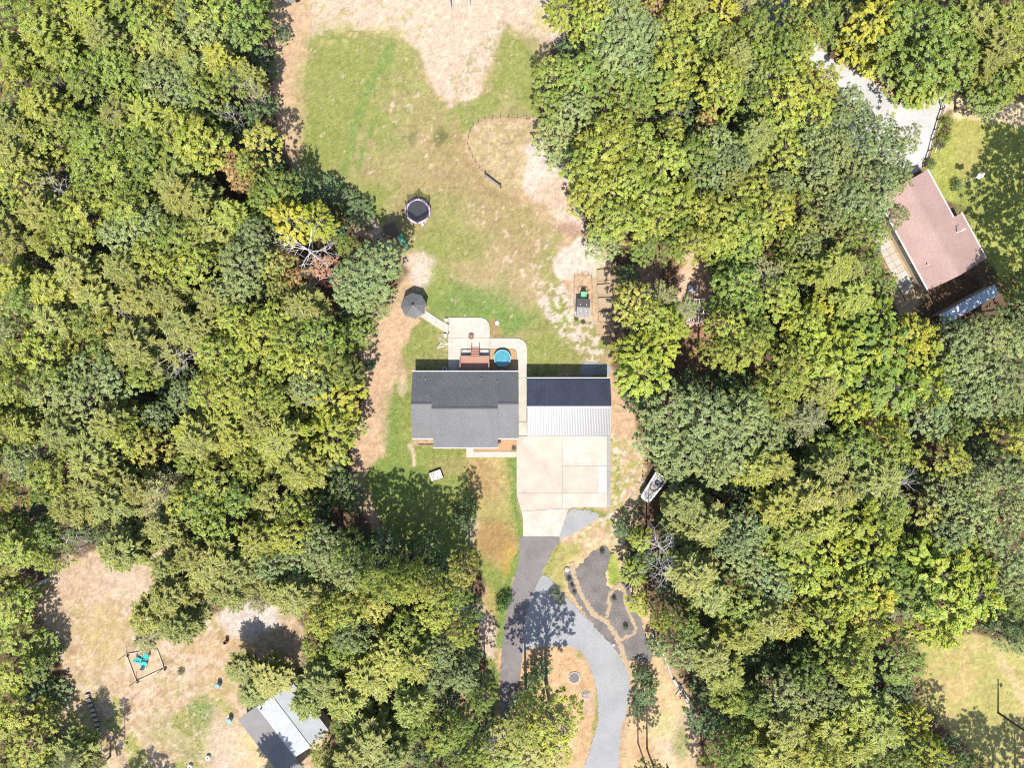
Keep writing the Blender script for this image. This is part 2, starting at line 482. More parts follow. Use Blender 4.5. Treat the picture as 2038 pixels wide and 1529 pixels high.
    blob(440, 1290, 70, 30, (.3, .2, .1), .5); blob(330, 1170, 60, 20, SAND, .6)
    zone([(252, 1303), (313, 1292), (327, 1331), (272, 1357)], (.39, .26, .17), 2, .06)
    speck(LEFTYARD, SAND, .62, 101, 7, .7)
    # ---- neighbour on the right
    zone(RDRIVE, PALE, 5)
    zone([(1690, 112), (1725, 130), (1790, 195), (1770, 200), (1700, 145)], (.4, .26, .19), 5)
    zone(RLAWN, (.23, .235, .06), 6, .2); blob(1930, 300, 30, 60, (.27, .22, .08), .5); blob(1940, 400, 40, 40, GRASS, .6)
    zone([(1890, 185), (1960, 215), (2040, 195), (2110, 170), (2110, 225), (2030, 245), (1960, 240), (1900, 232)], (.46, .35, .2), 6)
    streak([(1872, 215), (1862, 255), (1850, 300), (1838, 328)], 6, (.3, .19, .13), .8)
    zone(RHOUSE_SIDE, (.36, .26, .15), 8, .2); blob(1795, 560, 14, 20, GRASS, .7); blob(1755, 500, 16, 25, (.25, .23, .08), .6)
    zone(BRLAWN, (.265, .235, .082), 8, .18)
    d = sdf(PX, PY, BRLAWN); inl = 1 - ss(-6, 6, d)
    put((.36, .255, .125), inl * ss(.47, .6, n1) * .55)
    streak([(1990, 1300), (2030, 1380), (2060, 1450)], 8, (.4, .29, .17), .5)
    streak([(1820, 1350), (1930, 1290)], 7, (.36, .25, .12), .4); streak([(1870, 1400), (1960, 1330)], 5, (.36, .25, .12), .35)
    zone(ARBOR, (.42, .28, .19), 6)
    blob(1400, 700, 30, 60, (.3, .16, .1), .6); blob(1470, 720, 30, 40, (.3, .16, .1), .6); blob(1290, 560, 25, 70, (.36, .235, .17), .7); blob(1230, 640, 20, 40, (.3, .2, .13), .5)
    blob(1410, 600, 25, 60, (.4, .24, .17), .6)
    # fine grain everywhere (grass clumps, clods, litter)
    g = (0.70 + 0.60 * fbm(PX0, PY0, 3.6, 141, 2)) * (0.86 + 0.28 * fbm(PX0, PY0, 11, 143, 3))
    COL *= g[..., None]
    Z = -0.07 * n2 - 0.03 * nf
    V = np.stack([X, Y, Z], -1).reshape(-1, 3)
    i = np.arange(nx - 1)[:, None] * ny + np.arange(ny - 1)[None, :]
    F = np.stack([i, i + ny, i + ny + 1, i + 1], -1).reshape(-1, 4)
    me = np_mesh('ground', V, F)
    at = me.color_attributes.new('soil', 'FLOAT_COLOR', 'POINT')
    a = np.ones((nx * ny, 4), np.float32); a[:, :3] = np.clip(COL.reshape(-1, 3), 0, 1)
    at.data.foreach_set('color', a.ravel())
    m = bpy.data.materials.new('earth_and_turf')
    m.use_nodes = True
    nt = m.node_tree; b = nt.nodes['Principled BSDF']
    b.inputs['Roughness'].default_value = 0.95; b.inputs['Specular IOR Level'].default_value = 0.1
    ca = nt.nodes.new('ShaderNodeAttribute'); ca.attribute_name = 'soil'
    geo = nt.nodes.new('ShaderNodeNewGeometry')
    n = nt.nodes.new('ShaderNodeTexNoise'); n.inputs['Scale'].default_value = 5.0; n.inputs['Detail'].default_value = 5; n.inputs['Roughness'].default_value = .7
    nt.links.new(geo.outputs['Position'], n.inputs['Vector'])
    mr = nt.nodes.new('ShaderNodeMapRange'); mr.inputs[1].default_value = .3; mr.inputs[2].default_value = .7; mr.inputs[3].default_value = .78; mr.inputs[4].default_value = 1.22
    nt.links.new(n.outputs['Fac'], mr.inputs[0])
    mx = nt.nodes.new('ShaderNodeVectorMath'); mx.operation = 'SCALE'
    nt.links.new(ca.outputs['Color'], mx.inputs[0]); nt.links.new(mr.outputs[0], mx.inputs['Scale'])
    nt.links.new(mx.outputs[0], b.inputs['Base Color'])
    bp = nt.nodes.new('ShaderNodeBump'); bp.inputs['Strength'].default_value = .6; bp.inputs['Distance'].default_value = .08
    n2_ = nt.nodes.new('ShaderNodeTexNoise'); n2_.inputs['Scale'].default_value = 7; n2_.inputs['Detail'].default_value = 3
    nt.links.new(geo.outputs['Position'], n2_.inputs['Vector'])
    nt.links.new(n2_.outputs['Fac'], bp.inputs['Height']); nt.links.new(bp.outputs[0], b.inputs['Normal'])
    me.materials.append(m)
    o = inst('ground', me); o['kind'] = 'structure'
    # colour sampler for the turf
    return xs, ys, COL
GX, GY, GCOL = make_ground()
# ------------------------------------------------------------------ materials
M_conc = mat('concrete_cream', (.36, .32, .265), .85, var=.05, scale=1.2, bump=.1, col2=(.42, .385, .33), stain=.10)
M_conc_tan = mat('concrete_tan', (.355, .30, .24), .85, scale=.6, bump=.1, col2=(.405, .35, .29), stain=.10)
M_conc_white = mat('concrete_white', (.37, .36, .335), .85, scale=.8, bump=.1, col2=(.42, .41, .385), stain=.10)
M_joint = mat('joint_gravel', (.17, .15, .13), .9, bump=.2)
M_gravel = mat('grey_gravel', (.20, .20, .20), .95, scale=7, bump=.8, bscale=12, col2=(.31, .308, .305), stain=.12, sscale=.25)
M_white_gravel = mat('white_gravel', (.32, .31, .295), .95, scale=5, bump=.8, bscale=12, col2=(.48, .47, .45), stain=.12, sscale=.25)
M_asphalt = mat('asphalt', (.135, .118, .115), .9, scale=1.0, bump=.3, bscale=14, col2=(.185, .165, .16), stain=.12, sscale=.3)
M_mulch_dark = mat('dark_mulch', (.08, .07, .065), .95, scale=6, bump=.9, bscale=9, col2=(.22, .195, .18), stain=.25, sscale=.4)
M_mulch_orange = mat('orange_mulch', (.26, .15, .075), .95, scale=6, bump=.8, bscale=10, col2=(.40, .26, .145))
M_straw = mat('straw_path', (.24, .175, .11), .95, scale=5, bump=.7, bscale=9, col2=(.38, .29, .19))
M_sh = mat('charcoal_shingles', (.062, .062, .065), .58, scale=6, bump=.4, bscale=7, spec=.36, col2=(.135, .134, .136), stain=.12)
M_shcap = mat('ridge_shingles', (.07, .07, .073), .9, scale=6, bump=.3)
M_white = mat('white_paint', (.78, .77, .74), .5, var=.03)
M_siding = mat('grey_siding', (.46, .47, .48), .7, var=.05)
M_tan_siding = mat('tan_siding', (.45, .40, .33), .7, var=.06)
M_glass = mat('window_glass', (.03, .04, .05), .06, var=.1, spec=.5)
M_metal_navy = mat('navy_roof_metal', (.040, .043, .062), .37, var=.12, scale=1.5, spec=.43, stain=.15)
M_ridge_metal = mat('ridge_metal', (.16, .16, .18), .35, var=.06, spec=.5)
M_pipe = mat('vent_pipe', (.30, .30, .30), .5)
M_black = mat('black_plastic', (.018, .018, .02), .5)
M_deck = mat('deck_board', (.33, .18, .125), .8, var=.12, scale=4)
M_deckrail = mat('deck_rail_wood', (.27, .16, .12), .8, var=.12, scale=4)
M_wood = mat('weathered_wood', (.30, .24, .18), .85, var=.15, scale=4)
M_wood_dark = mat('brown_wood', (.085, .055, .042), .85, var=.15, scale=4)
M_log = mat('bleached_wood', (.42, .37, .31), .85, var=.2, scale=4)
M_bark = mat('tree_bark', (.21, .18, .155), .9, var=.25, scale=4, bump=.5, bscale=8)
M_bark_grey = mat('grey_dead_wood', (.46, .44, .42), .9, var=.18, scale=3)
M_pool_wall = mat('pool_wall', (.20, .36, .44), .4)
M_water = mat('pool_water', (.045, .17, .23), .08, var=.08, scale=.8, spec=.5, col2=(.08, .26, .31))
M_steel = mat('galvanised_steel', (.42, .43, .45), .35, metal=.6, var=.06)
M_grey = mat('grey_plastic', (.25, .26, .27), .6)
M_lav = mat('lavender_pad', (.43, .30, .46), .6, var=.06)
M_mat = mat('trampoline_mat', (.035, .036, .042), .75)
M_green = mat('green_plastic', (.035, .30, .14), .4)
M_mint = mat('mint_sheet', (.16, .42, .22), .5)
M_teal = mat('teal_paint', (.02, .36, .36), .45)
M_blue = mat('blue_plastic', (.16, .30, .42), .45)
M_blue_tin = mat('pale_blue_tin', (.44, .50, .58), .55, var=.12, scale=1.2, spec=.25)
M_white_tin = mat('white_roof_tin', (.36, .37, .38), .6, var=.06, scale=1.0, spec=.12, stain=.08)
M_grey_felt = mat('grey_roll_roofing', (.155, .145, .14), .9, scale=.5, col2=(.20, .185, .178))
M_brown_sh = mat('brown_shingles', (.265, .175, .152), .9, scale=6, bump=.35, bscale=8, col2=(.37, .255, .225), stain=.1)
M_copper = mat('rusty_copper', (.26, .13, .08), .55, var=.3, scale=6)
M_ash = mat('ash', (.14, .12, .11), .95, var=.3, scale=8)
M_stone = mat('pale_stone', (.46, .42, .37), .9, var=.15, scale=3, bump=.3)
M_rust = mat('rusty_steel', (.18, .07, .04), .8, var=.3, scale=5)
M_boat = mat('boat_gelcoat', (.50, .50, .49), .4, var=.05)
M_boat_deck = mat('boat_deck', (.27, .26, .25), .7, var=.1)
M_boat_seat = mat('boat_upholstery', (.09, .09, .095), .6)
M_flagw = mat('flag_white_cloth', (.72, .74, .78), .8)
M_post = mat('creosote_pole', (.045, .04, .036), .85, var=.15)
M_wire = mat('fence_wire', (.12, .12, .12), .5)
M_red = mat('red_tarp', (.30, .08, .07), .6)

def net_material(name, col, alpha):
    m = bpy.data.materials.new(name); m.use_nodes = True
    nt = m.node_tree; b = nt.nodes['Principled BSDF']
    b.inputs['Base Color'].default_value = (*col, 1); b.inputs['Roughness'].default_value = .8
    geo = nt.nodes.new('ShaderNodeNewGeometry')
    n = nt.nodes.new('ShaderNodeTexNoise'); n.inputs['Scale'].default_value = 30
    nt.links.new(geo.outputs['Position'], n.inputs['Vector'])
    mr = nt.nodes.new('ShaderNodeMapRange'); mr.inputs[1].default_value = .35; mr.inputs[2].default_value = .65
    mr.inputs[3].default_value = alpha - .15; mr.inputs[4].default_value = alpha + .15
    nt.links.new(n.outputs['Fac'], mr.inputs[0]); nt.links.new(mr.outputs[0], b.inputs['Alpha'])
    return m
M_net = net_material('black_mesh_net', (.012, .02, .015), .62)

def GP(pts): return [G(*p) for p in pts]

# ------------------------------------------------------------------ paved and loose surfaces
# the loose sheets are laid 4 mm apart
sheet('gravel_loop', ragged([(1078, 1148), (1108, 1168), (1148, 1213), (1190, 1252), (1222, 1290), (1246, 1332), (1253, 1372), (1246, 1420), (1236, 1455), (1222, 1560),
      (1160, 1560), (1180, 1475), (1190, 1440), (1188, 1378), (1165, 1310), (1138, 1289), (1080, 1287), (1052, 1292), (1036, 1300), (1040, 1225)], .16, .25, 3), .004, M_gravel)
sheet('gravel_apron', ragged([(1130, 1022), (1150, 1014), (1192, 1026), (1165, 1048), (1135, 1064), (1108, 1072)], .15, .35, 4), .004, M_gravel)
sheet('gravel_strip', GP([(1208.4, 869), (1214.5, 869), (1214.5, 1011), (1208.4, 1011)]), .004, M_gravel)
sheet('gravel_patch', ragged([(1160, 724), (1185, 722), (1212, 728), (1212, 746), (1158, 746)], .15, .35, 5), .004, M_gravel)
sheet('white_gravel_drive', ragged([(1592, 108), (1612, 76), (1650, 116), (1690, 134), (1745, 170), (1785, 207), (1830, 214), (1866, 190), (1895, 192),
      (1866, 232), (1856, 280), (1836, 328), (1810, 345), (1760, 322), (1690, 292), (1658, 255), (1698, 225), (1655, 160)], .22, .35, 6), .004, M_white_gravel)
sheet('back_road', ragged([(1520, -40), (1570, -40), (1562, 30), (1548, 60), (1528, 55), (1524, 10)], .1, .4, 7), .004, M_asphalt)
sheet('asphalt_drive', ragged([(1040.5, 1068.6), (1112, 1068.6), (1096, 1105), (1075, 1148), (1055, 1200), (1045, 1235), (1040, 1300), (1034, 1360), (1030, 1420), (1034, 1480),
      (1040, 1560), (1006, 1560), (1000, 1470), (996, 1400), (998, 1300), (1008, 1225), (1024, 1150), (1034, 1105)], .04, .3, 8), .008, M_asphalt)
bedpoly = [(1152, 1128), (1170, 1108), (1190, 1094), (1210, 1090), (1215, 1112), (1206, 1145), (1212, 1170), (1236, 1172), (1237, 1110), (1244, 1112), (1252, 1165), (1268, 1215),
           (1285, 1262), (1300, 1306), (1283, 1318), (1256, 1312), (1246, 1316), (1220, 1288), (1186, 1250), (1160, 1215), (1132, 1172), (1122, 1140), (1130, 1128), (1140, 1134)]
sheet('mulch_bed', ragged(bedpoly, .20, .28, 9), .006, M_mulch_dark)
def ribbon(name, pts, w, z, m, seed):
    r = random.Random(seed); p = [Vector(G(*q)) for q in pts]
    out = []
    for a, b in zip(p[:-1], p[1:]):
        k = max(1, int((b - a).length / .3))
        out += [a.lerp(b, j / k) for j in range(k)]
    out.append(p[-1])
    mb = MB(); vs = []; fs = []
    for i, q in enumerate(out):
        d = (out[min(i + 1, len(out) - 1)] - out[max(i - 1, 0)]).normalized(); nrm = Vector((-d.y, d.x))
        c = q + nrm * r.uniform(-.10, .10)
        hw = w / 2 * r.uniform(.55, 1.35)
        for s, dz in ((-1, 0), (-.45, .05), (0, .02), (.45, .05), (1, 0)):
            v = c + nrm * hw * s; vs.append((v.x, v.y, z + dz))
    for i in range(len(out) - 1):
        for k in range(4): fs.append((i * 5 + k, (i + 1) * 5 + k, (i + 1) * 5 + k + 1, i * 5 + k + 1))
    mb.add(vs, [f[::-1] for f in fs])
    o = mb.build(name, m); o['kind'] = 'structure'; return o
ribbon('straw_path', [(1139, 1128), (1142, 1145), (1152, 1172), (1165, 1198), (1180, 1222), (1208, 1238), (1226, 1266), (1236, 1290), (1246, 1318), (1256, 1345)], .75, .012, M_straw, 1)
ribbon('straw_path', [(1207, 1230), (1214, 1205), (1210, 1188), (1222, 1172), (1232, 1164), (1242, 1176), (1247, 1205), (1255, 1230), (1266, 1250), (1260, 1262), (1240, 1272), (1229, 1276)], .55, .016, M_straw, 2)
ribbon('straw_path', [(1138, 1120), (1141, 1140)], .9, .020, M_straw, 3)

def slab_obj(name, parent, poly, z1, m, gap=.02, th=.12):
    p = shrink(poly, gap)
    mb = MB(); mb.prism(p, z1 - th, z1)
    # a chamfered top edge
    o = mb.build(name, m, parent)
    bv = o.modifiers.new('edge', 'BEVEL'); bv.width = .012; bv.segments = 1; bv.limit_method = 'ANGLE'
    return o
dr = tag(sheet('driveway', GP([(1028.5, 869), (1207.5, 869), (1207.5, 1009.5), (1133, 1009.5), (1127.5, 1024), (1112.5, 1067), (1041, 1067), (1040.5, 1030), (1036.5, 1012), (1028.5, 985)]), .05, M_joint), kind='structure')
slabs = [([(1028, 868), (1119, 868), (1119, 982), (1028, 982)], M_conc_tan), ([(1119, 868), (1208, 868), (1208, 928), (1119, 928)], M_conc),
         ([(1119, 928), (1190, 928), (1190, 982), (1119, 982)], M_conc_tan), ([(1190, 928), (1208, 928), (1208, 982), (1190, 982)], M_conc_white),
         ([(1119, 982), (1208, 982), (1208, 1010), (1140, 1010), (1132, 1013), (1119, 1012)], M_conc),
         ([(1028, 982), (1119, 982), (1119, 1012), (1038, 1018), (1031, 997)], M_conc_tan),
         ([(1038, 1018), (1119, 1012), (1132, 1013), (1127, 1026), (1113, 1068), (1040.5, 1068), (1041, 1035)], M_conc)]
for poly, m in slabs: slab_obj('slab', dr, GP(poly), .10, m)

pa = tag(sheet('patio', GP([(893, 633), (955, 633), (974, 655), (974, 740), (893, 740)]), .05, M_joint), kind='structure')
slab_obj('slab', pa, rounded(GP([(892, 632), (975, 632), (975, 672.5), (892, 672.5)]), {1: 1.7}), .10, M_conc)
slab_obj('slab', pa, GP([(892, 672.5), (975, 672.5), (975, 745), (892, 745)]), .10, M_conc, gap=.015)
pw = tag(sheet('garden_walk', GP([(976, 674), (1024, 674), (1048, 700), (1048, 838), (1033, 838), (1030, 705), (1020, 692), (976, 692)]), .05, M_joint), kind='structure')
outer = rounded(GP([(975.3, 673), (1049, 673), (1049, 752), (1031.5, 752), (1028, 694), (975.3, 694)]), {1: 1.9, 4: .7})
slab_obj('slab', pw, outer, .10, M_conc, gap=.01)
slab_obj('slab', pw, GP([(1031.5, 752), (1049, 752), (1049, 839), (1032.5, 839)]), .10, M_conc, gap=.015)
slab_obj('slab', pw, GP([(1032.5, 839.6), (1049, 839.6), (1049, 867.5), (1032.5, 867.5)]), .08, M_conc, gap=.015)
gw = tag(sheet('gazebo_walk', GP([(834, 629), (845, 618), (892, 646), (892, 664)]), .05, M_joint), kind='structure')
slab_obj('slab', gw, GP([(833, 628), (845, 616), (871, 634), (864, 648)]), .10, M_conc, gap=.015)
slab_obj('slab', gw, GP([(871, 634), (892, 646), (892, 665), (864, 648)]), .10, M_conc, gap=.015)
fw = tag(sheet('front_walk', GP([(929, 892), (943, 892), (943, 899), (1027, 899), (1027, 909), (929, 909)]), .05, M_joint), kind='structure')
slab_obj('slab', fw, GP([(928, 886), (943, 886), (943, 899), (1028, 899), (1028, 910.5), (928, 910.5)]), .10, M_conc, gap=.015)
sheet('mulch_bed', GP([(943.5, 870), (1027, 870), (1027, 898.3), (943.5, 898.3)]), .02, M_mulch_orange)
sheet('mulch_bed', rounded(GP([(976, 694.6), (1027, 694.6), (1031, 746), (976, 746)]), {1: .7}), .03, M_mulch_orange)

# ------------------------------------------------------------------ the grey house
def window(parent, c, w, h, axis, d=1):
    """window on a wall: axis 'x' faces +-y, 'y' faces +-x; d outward sign"""
    f = MB(); t = .06
    def bx(cx, cz, sx, sz, m):
        if axis == 'x': m.box((c[0] + cx, c[1] + d * .02, c[2] + cz), (sx, .06, sz))
        else: m.box((c[0] + d * .02, c[1] + cx, c[2] + cz), (.06, sx, sz))
    bx(0, h / 2, w, t, f); bx(0, -h / 2, w, t, f); bx(-w / 2, 0, t, h, f); bx(w / 2, 0, t, h, f); bx(0, 0, t * .6, h - t * 1.1, f)
    fo = f.build('window', M_white, parent)
    g = MB()
    if axis == 'x': g.box((c[0], c[1] + d * .012, c[2]), (w - t, .02, h - t))
    else: g.box((c[0] + d * .012, c[1], c[2]), (.02, w - t, h - t))
    g.build('pane', M_glass, fo)

def door(parent, c, w, h, axis, d, m):
    g = MB()
    if axis == 'x': g.box((c[0], c[1] + d * .02, c[2]), (w, .06, h))
    else: g.box((c[0] + d * .02, c[1], c[2]), (.06, w, h))
    return g.build('door', m, parent)

def roof_panel_mesh(name, w, L, ribs, m, rib_h=.03, pan=.02):
    """ribbed sheet: local x across (0..w), local y down the slope (0..L)"""
    prof = []
    for i in range(ribs):
        x0 = w * i / ribs
        st = w / ribs
        prof += [(x0 + .0, 0), (x0 + st * .62, 0), (x0 + st * .72, rib_h), (x0 + st * .88, rib_h), (x0 + st * .98, 0)]
    prof.append((w, 0))
    vs = []
    for x, z in prof: vs += [(x, 0, z), (x, L, z)]
    fs = [(2 * i, 2 * i + 2, 2 * i + 3, 2 * i + 1) for i in range(len(prof) - 1)]
    me = bpy.data.meshes.new(name); me.from_pydata(vs, [], fs); me.update(); me.materials.append(m)
    return me

def panel_slope(parent, A, B, D, n, ribs, m, name='roof_panel'):
    """panels from ridge edge A->B down to the eave (D is the eave end below A)"""
    A, B, D = Vector(A), Vector(B), Vector(D)
    u = (B - A); Wd = u.length; u.normalize()
    v = (D - A); L = v.length; v.normalize()
    nn = u.cross(v)
    flip = nn.z < 0
    me = roof_panel_mesh(name, Wd / n - .004, L, ribs, m)
    for i in range(n):
        o = inst(name, me, parent)
        zc = -nn if flip else nn
        # keep right-handed frame: x along u or -u
        x = -u if flip else u
        org = A + u * (Wd * (i + 1) / n if flip else Wd * i / n)
        M = Matrix((x, v, zc)).transposed().to_4x4(); M.translation = org
        o.matrix_local = M
    return me

hs = empty('house', (-6.7, -3.0, 0), 0, 'grey shingled house with stepped ridge line beside the concrete drive', 'house')
HX, HY = -6.7, -3.0
def hl(x, y, z): return (x - HX, y - HY, z)
x0, x1, xa, xb = -14.42, .95, -11.42, -2.02
yn, ys_, yr, zr, ze = 1.79, -7.90, -2.75, 5.0, 3.0
yc, zc_, ysc = -3.39, 5.0 + .64 * 2 / 4.54, -9.22
wl = MB()
wl.prism([(p[0] - HX, p[1] - HY) for p in [(x0 + .25, yn - .4), (x1 - .25, yn - .4), (x1 - .25, ys_ + .4), (xb - .25, ys_ + .4), (xb - .25, ysc + 2.0), (xa + .25, ysc + 2.0), (xa + .25, ys_ + .4), (x0 + .25, ys_ + .4)]], 0, 2.9)
for gx in (x0 + .25, x1 - .25):     # gable ends
    s = .12 if gx < -5 else -.12
    wl.add([hl(gx, yn - .4, 2.9), hl(gx, ys_ + .4, 2.9), hl(gx, yr, zr - .16), hl(gx + s, yn - .4, 2.9), hl(gx + s, ys_ + .4, 2.9), hl(gx + s, yr, zr - .16)],
           [(0, 1, 2), (5, 4, 3), (0, 2, 5, 3), (1, 4, 5, 2)])
wl.build('wall', M_siding, hs)
rf = MB(); T = .14
rf.slab([hl(x0, yn, ze), hl(x1, yn, ze), hl(x1, yr, zr), hl(xb, yr, zr), hl(xb, yc, zc_), hl(xa, yc, zc_), hl(xa, yr, zr), hl(x0, yr, zr)], T)
rf.build('roof', M_sh, hs)
for a, b in ((x0, xa), (xb, x1)):
    MB().slab([hl(a, yr, zr), hl(b, yr, zr), hl(b, ys_, ze), hl(a, ys_, ze)], T).build('roof', M_sh, hs)
MB().slab([hl(xa, yc, zc_), hl(xb, yc, zc_), hl(xb, ysc, ze), hl(xa, ysc, ze)], T).build('porch_roof', M_sh, hs)
# cheeks closing the porch roof against the lower slopes
for xx, s in ((xa + .01, .1), (xb - .01, -.1)):
    P = [hl(xx, yr - .02, zr - .02), hl(xx, yc, zc_ - .03), hl(xx, ys_ - .0, 3.42), hl(xx, ys_, 2.9)]
    Q = [(p[0] + s, p[1], p[2]) for p in P]
    ck = MB(); ck.add(P + Q, [(0, 1, 2, 3), (7, 6, 5, 4), (0, 4, 5, 1), (1, 5, 6, 2), (2, 6, 7, 3), (3, 7, 4, 0)]); ck.build('roof_cheek', M_sh, hs)
for a, b, y, z in ((x0, xa, yr, zr), (xb, x1, yr, zr), (xa, xb, yc, zc_)):
    cp = MB(); n = int((b - a) / .3)
    for i in range(n):
        xx = a + (b - a) * (i + .5) / n; w = (b - a) / n
        dz = .012 * (i % 2)
        cp.slab([hl(xx - w / 2, y, z + .045 + dz), hl(xx + w / 2, y, z + .045), hl(xx + w / 2, y + .15, z - .02), hl(xx - w / 2, y + .15, z - .02 + dz)], .015)
        cp.slab([hl(xx - w / 2, y, z + .045 + dz), hl(xx + w / 2, y, z + .045), hl(xx + w / 2, y - .16, z - .01), hl(xx - w / 2, y - .16, z - .01 + dz)], .015)
    cp.build('ridge_cap', M_shcap, hs)
def gutter(parent, a, b, y, z, d, rootxy):
    g = MB()
    g.box(((a + b) / 2 - rootxy[0], y + d * .07 - rootxy[1], z - .10), (b - a, .12, .13))
    g.build('gutter', M_white, parent)
gutter(hs, x0, x1, yn, ze, 1, (HX, HY)); gutter(hs, x0, xa, ys_, ze, -1, (HX, HY)); gutter(hs, xb, x1, ys_, ze, -1, (HX, HY)); gutter(hs, xa, xb, ysc, ze, -1, (HX, HY))
for (px, py) in ((833, 755), (846.5, 755), (957.5, 755), (989, 760)):
    X, Y, _ = W(px, py, 3.9)
    zz = ze + (yn - Y) / (yn - yr) * (zr - ze)
    MB().tube(hl(X, Y, zz - .1), hl(X, Y, zz + .42), .055, n=10).build('vent_pipe', M_pipe, hs)
for wx in (-12.8, -9.5, -1.6): window(hs, hl(wx, yn - .4, 1.7), 1.1, 1.2, 'x', 1)
for wx in (-12.9, .0): window(hs, hl(wx, ys_ + .4, 1.7), 1.0, 1.2, 'x', -1)
for wx in (-10.2, -8.4, -3.4): window(hs, hl(wx, ysc + 2.0, 1.7), 1.0, 1.3, 'x', -1)
for wy in (-5.5, -1.0): window(hs, hl(x0 + .25, wy, 1.7), 1.0, 1.1, 'y', -1)
for wy in (-5.5, -1.0): window(hs, hl(x1 - .25, wy, 1.7), 1.0, 1.1, 'y', 1)
door(hs, hl(-5.6, ysc + 2.0, 1.15), .95, 2.05, 'x', -1, M_wood_dark); door(hs, hl(-5.4, yn - .4, 2.05), 1.7, 2.05, 'x', 1, M_glass)
for xx in (xa + .45, -8.6, -5.1, xb - .45):
    MB().box(hl(xx, ysc + .45, 1.40), (.16, .16, 2.8)).build('porch_post', M_white, hs)
MB().box(hl((xa + xb) / 2, ysc + 1.3, .09), (xb - xa - .7, 1.9, .17)).build('porch_floor', M_conc, hs)

# ------------------------------------------------------------------ the garage
gx0, gx1, gn, gr, gs_, gze, gzr = 2.17, 14.2, .84, -3.26, -7.51, 3.4, 4.60
gg = empty('garage', (8.2, -3.3, 0), 0, 'garage with ribbed metal roof, glaring silver on one slope and navy on the other', 'garage')
def gl(x, y, z): return (x - 8.2, y + 3.3, z)
wl = MB(); wl.prism([(p[0] - 8.2, p[1] + 3.3) for p in [(gx0 + .12, gn - .2), (gx1 - .12, gn - .2), (gx1 - .12, gs_ + .2), (gx0 + .12, gs_ + .2)]], 0, 3.28)
for gx, s in ((gx0 + .12, .12), (gx1 - .12, -.12)):
    wl.add([gl(gx, gn - .2, 3.28), gl(gx, gs_ + .2, 3.28), gl(gx, gr, gzr - .1), gl(gx + s, gn - .2, 3.28), gl(gx + s, gs_ + .2, 3.28), gl(gx + s, gr, gzr - .1)],
           [(0, 1, 2), (5, 4, 3), (0, 2, 5, 3), (1, 4, 5, 2)])
wl.build('wall', M_siding, gg)
dk = MB(); dk.slab([gl(gx0 + .02, gn - .02, gze - .03), gl(gx1 - .02, gn - .02, gze - .03), gl(gx1 - .02, gr, gzr - .03), gl(gx0 + .02, gr, gzr - .03)], .08)
dk.slab([gl(gx0 + .02, gs_ + .02, gze - .03), gl(gx1 - .02, gs_ + .02, gze - .03), gl(gx1 - .02, gr, gzr - .03), gl(gx0 + .02, gr, gzr - .03)], .08)
dk.build('roof_deck', M_wood, gg)
panel_slope(gg, gl(gx0, gr, gzr), gl(gx1, gr, gzr), gl(gx0, gn, gze), 13, 4, M_metal_navy)
panel_slope(gg, gl(gx0, gr, gzr), gl(gx1, gr, gzr), gl(gx0, gs_, gze), 13, 4, M_metal_navy)
rc = MB(); rc.slab([gl(gx0, gr, gzr + .06), gl(gx1, gr, gzr + .06), gl(gx1, gr + .2, gzr - .005), gl(gx0, gr + .2, gzr - .005)], .01)
rc.slab([gl(gx0, gr, gzr + .06), gl(gx1, gr, gzr + .06), gl(gx1, gr - .2, gzr - .005), gl(gx0, gr - .2, gzr - .005)], .01)
rc.build('ridge_cap', M_ridge_metal, gg)
MB().box(gl((gx0 + gx1) / 2, gn + .05, gze - .05), (gx1 - gx0, .1, .1)).build('gutter', M_white, gg)
for xx in (4.2, 8.2, 12.2):
    d = door(gg, gl(xx, gs_ + .2, 1.25), 2.9, 2.4, 'x', -1, M_white)
    for k in range(4): MB().box(gl(xx, gs_ + .16, .35 + .6 * k), (2.7, .03, .5)).build('door_panel', M_white, d)
for wy in (-1.4, -5.4): window(gg, gl(gx1 - .12, wy, 1.8), 1.0, .9, 'y', 1)

# ------------------------------------------------------------------ deck with stair
DX0, DX1, DY0, DY1, DZ = -7.66, -3.33, 1.42, 4.12, 1.0
de = empty('wooden_deck', ((DX0 + DX1) / 2, (DY0 + DY1) / 2, .1), 0, 'raised reddish brown timber deck with railing and stair behind the grey house', 'deck')
ox, oy = (DX0 + DX1) / 2, (DY0 + DY1) / 2
def dl(x, y, z): return (x - ox, y - oy, z - .1)
bm_ = bpy.data.meshes.new('board'); t = MB().box((0, 0, 0), (DX1 - DX0 - .02, .132, .035)); bm_.from_pydata(t.v, [], t.f); bm_.materials.append(M_deck)
nb = int((DY1 - DY0) / .142)
for i in range(nb): inst('board', bm_, de, dl(ox, DY0 + .07 + i * .142, DZ - .018))
fr = MB()
for yy in (DY0 + .05, DY1 - .03): fr.box(dl(ox, yy, DZ - .15), (DX1 - DX0 - .02, .05, .22))
for i in range(8): fr.box(dl(DX0 + .03 + i * (DX1 - DX0 - .06) / 7, (DY0 + DY1) / 2, DZ - .152), (.05, DY1 - DY0 - .18, .2))
fr.build('frame', M_deckrail, de)
posts = [(DX0 + .06, DY1 - .06), (DX1 - .06, DY1 - .06), (DX0 + .06, DY0 + .3), (DX1 - .06, DY0 + .3), (-6.05, DY1 - .06), (-4.80, DY1 - .06), (DX0 + .06, 2.7), (DX1 - .06, 2.7)]
for p in posts: MB().box(dl(p[0], p[1], 1.05), (.1, .1, 1.9)).build('post', M_deckrail, de)
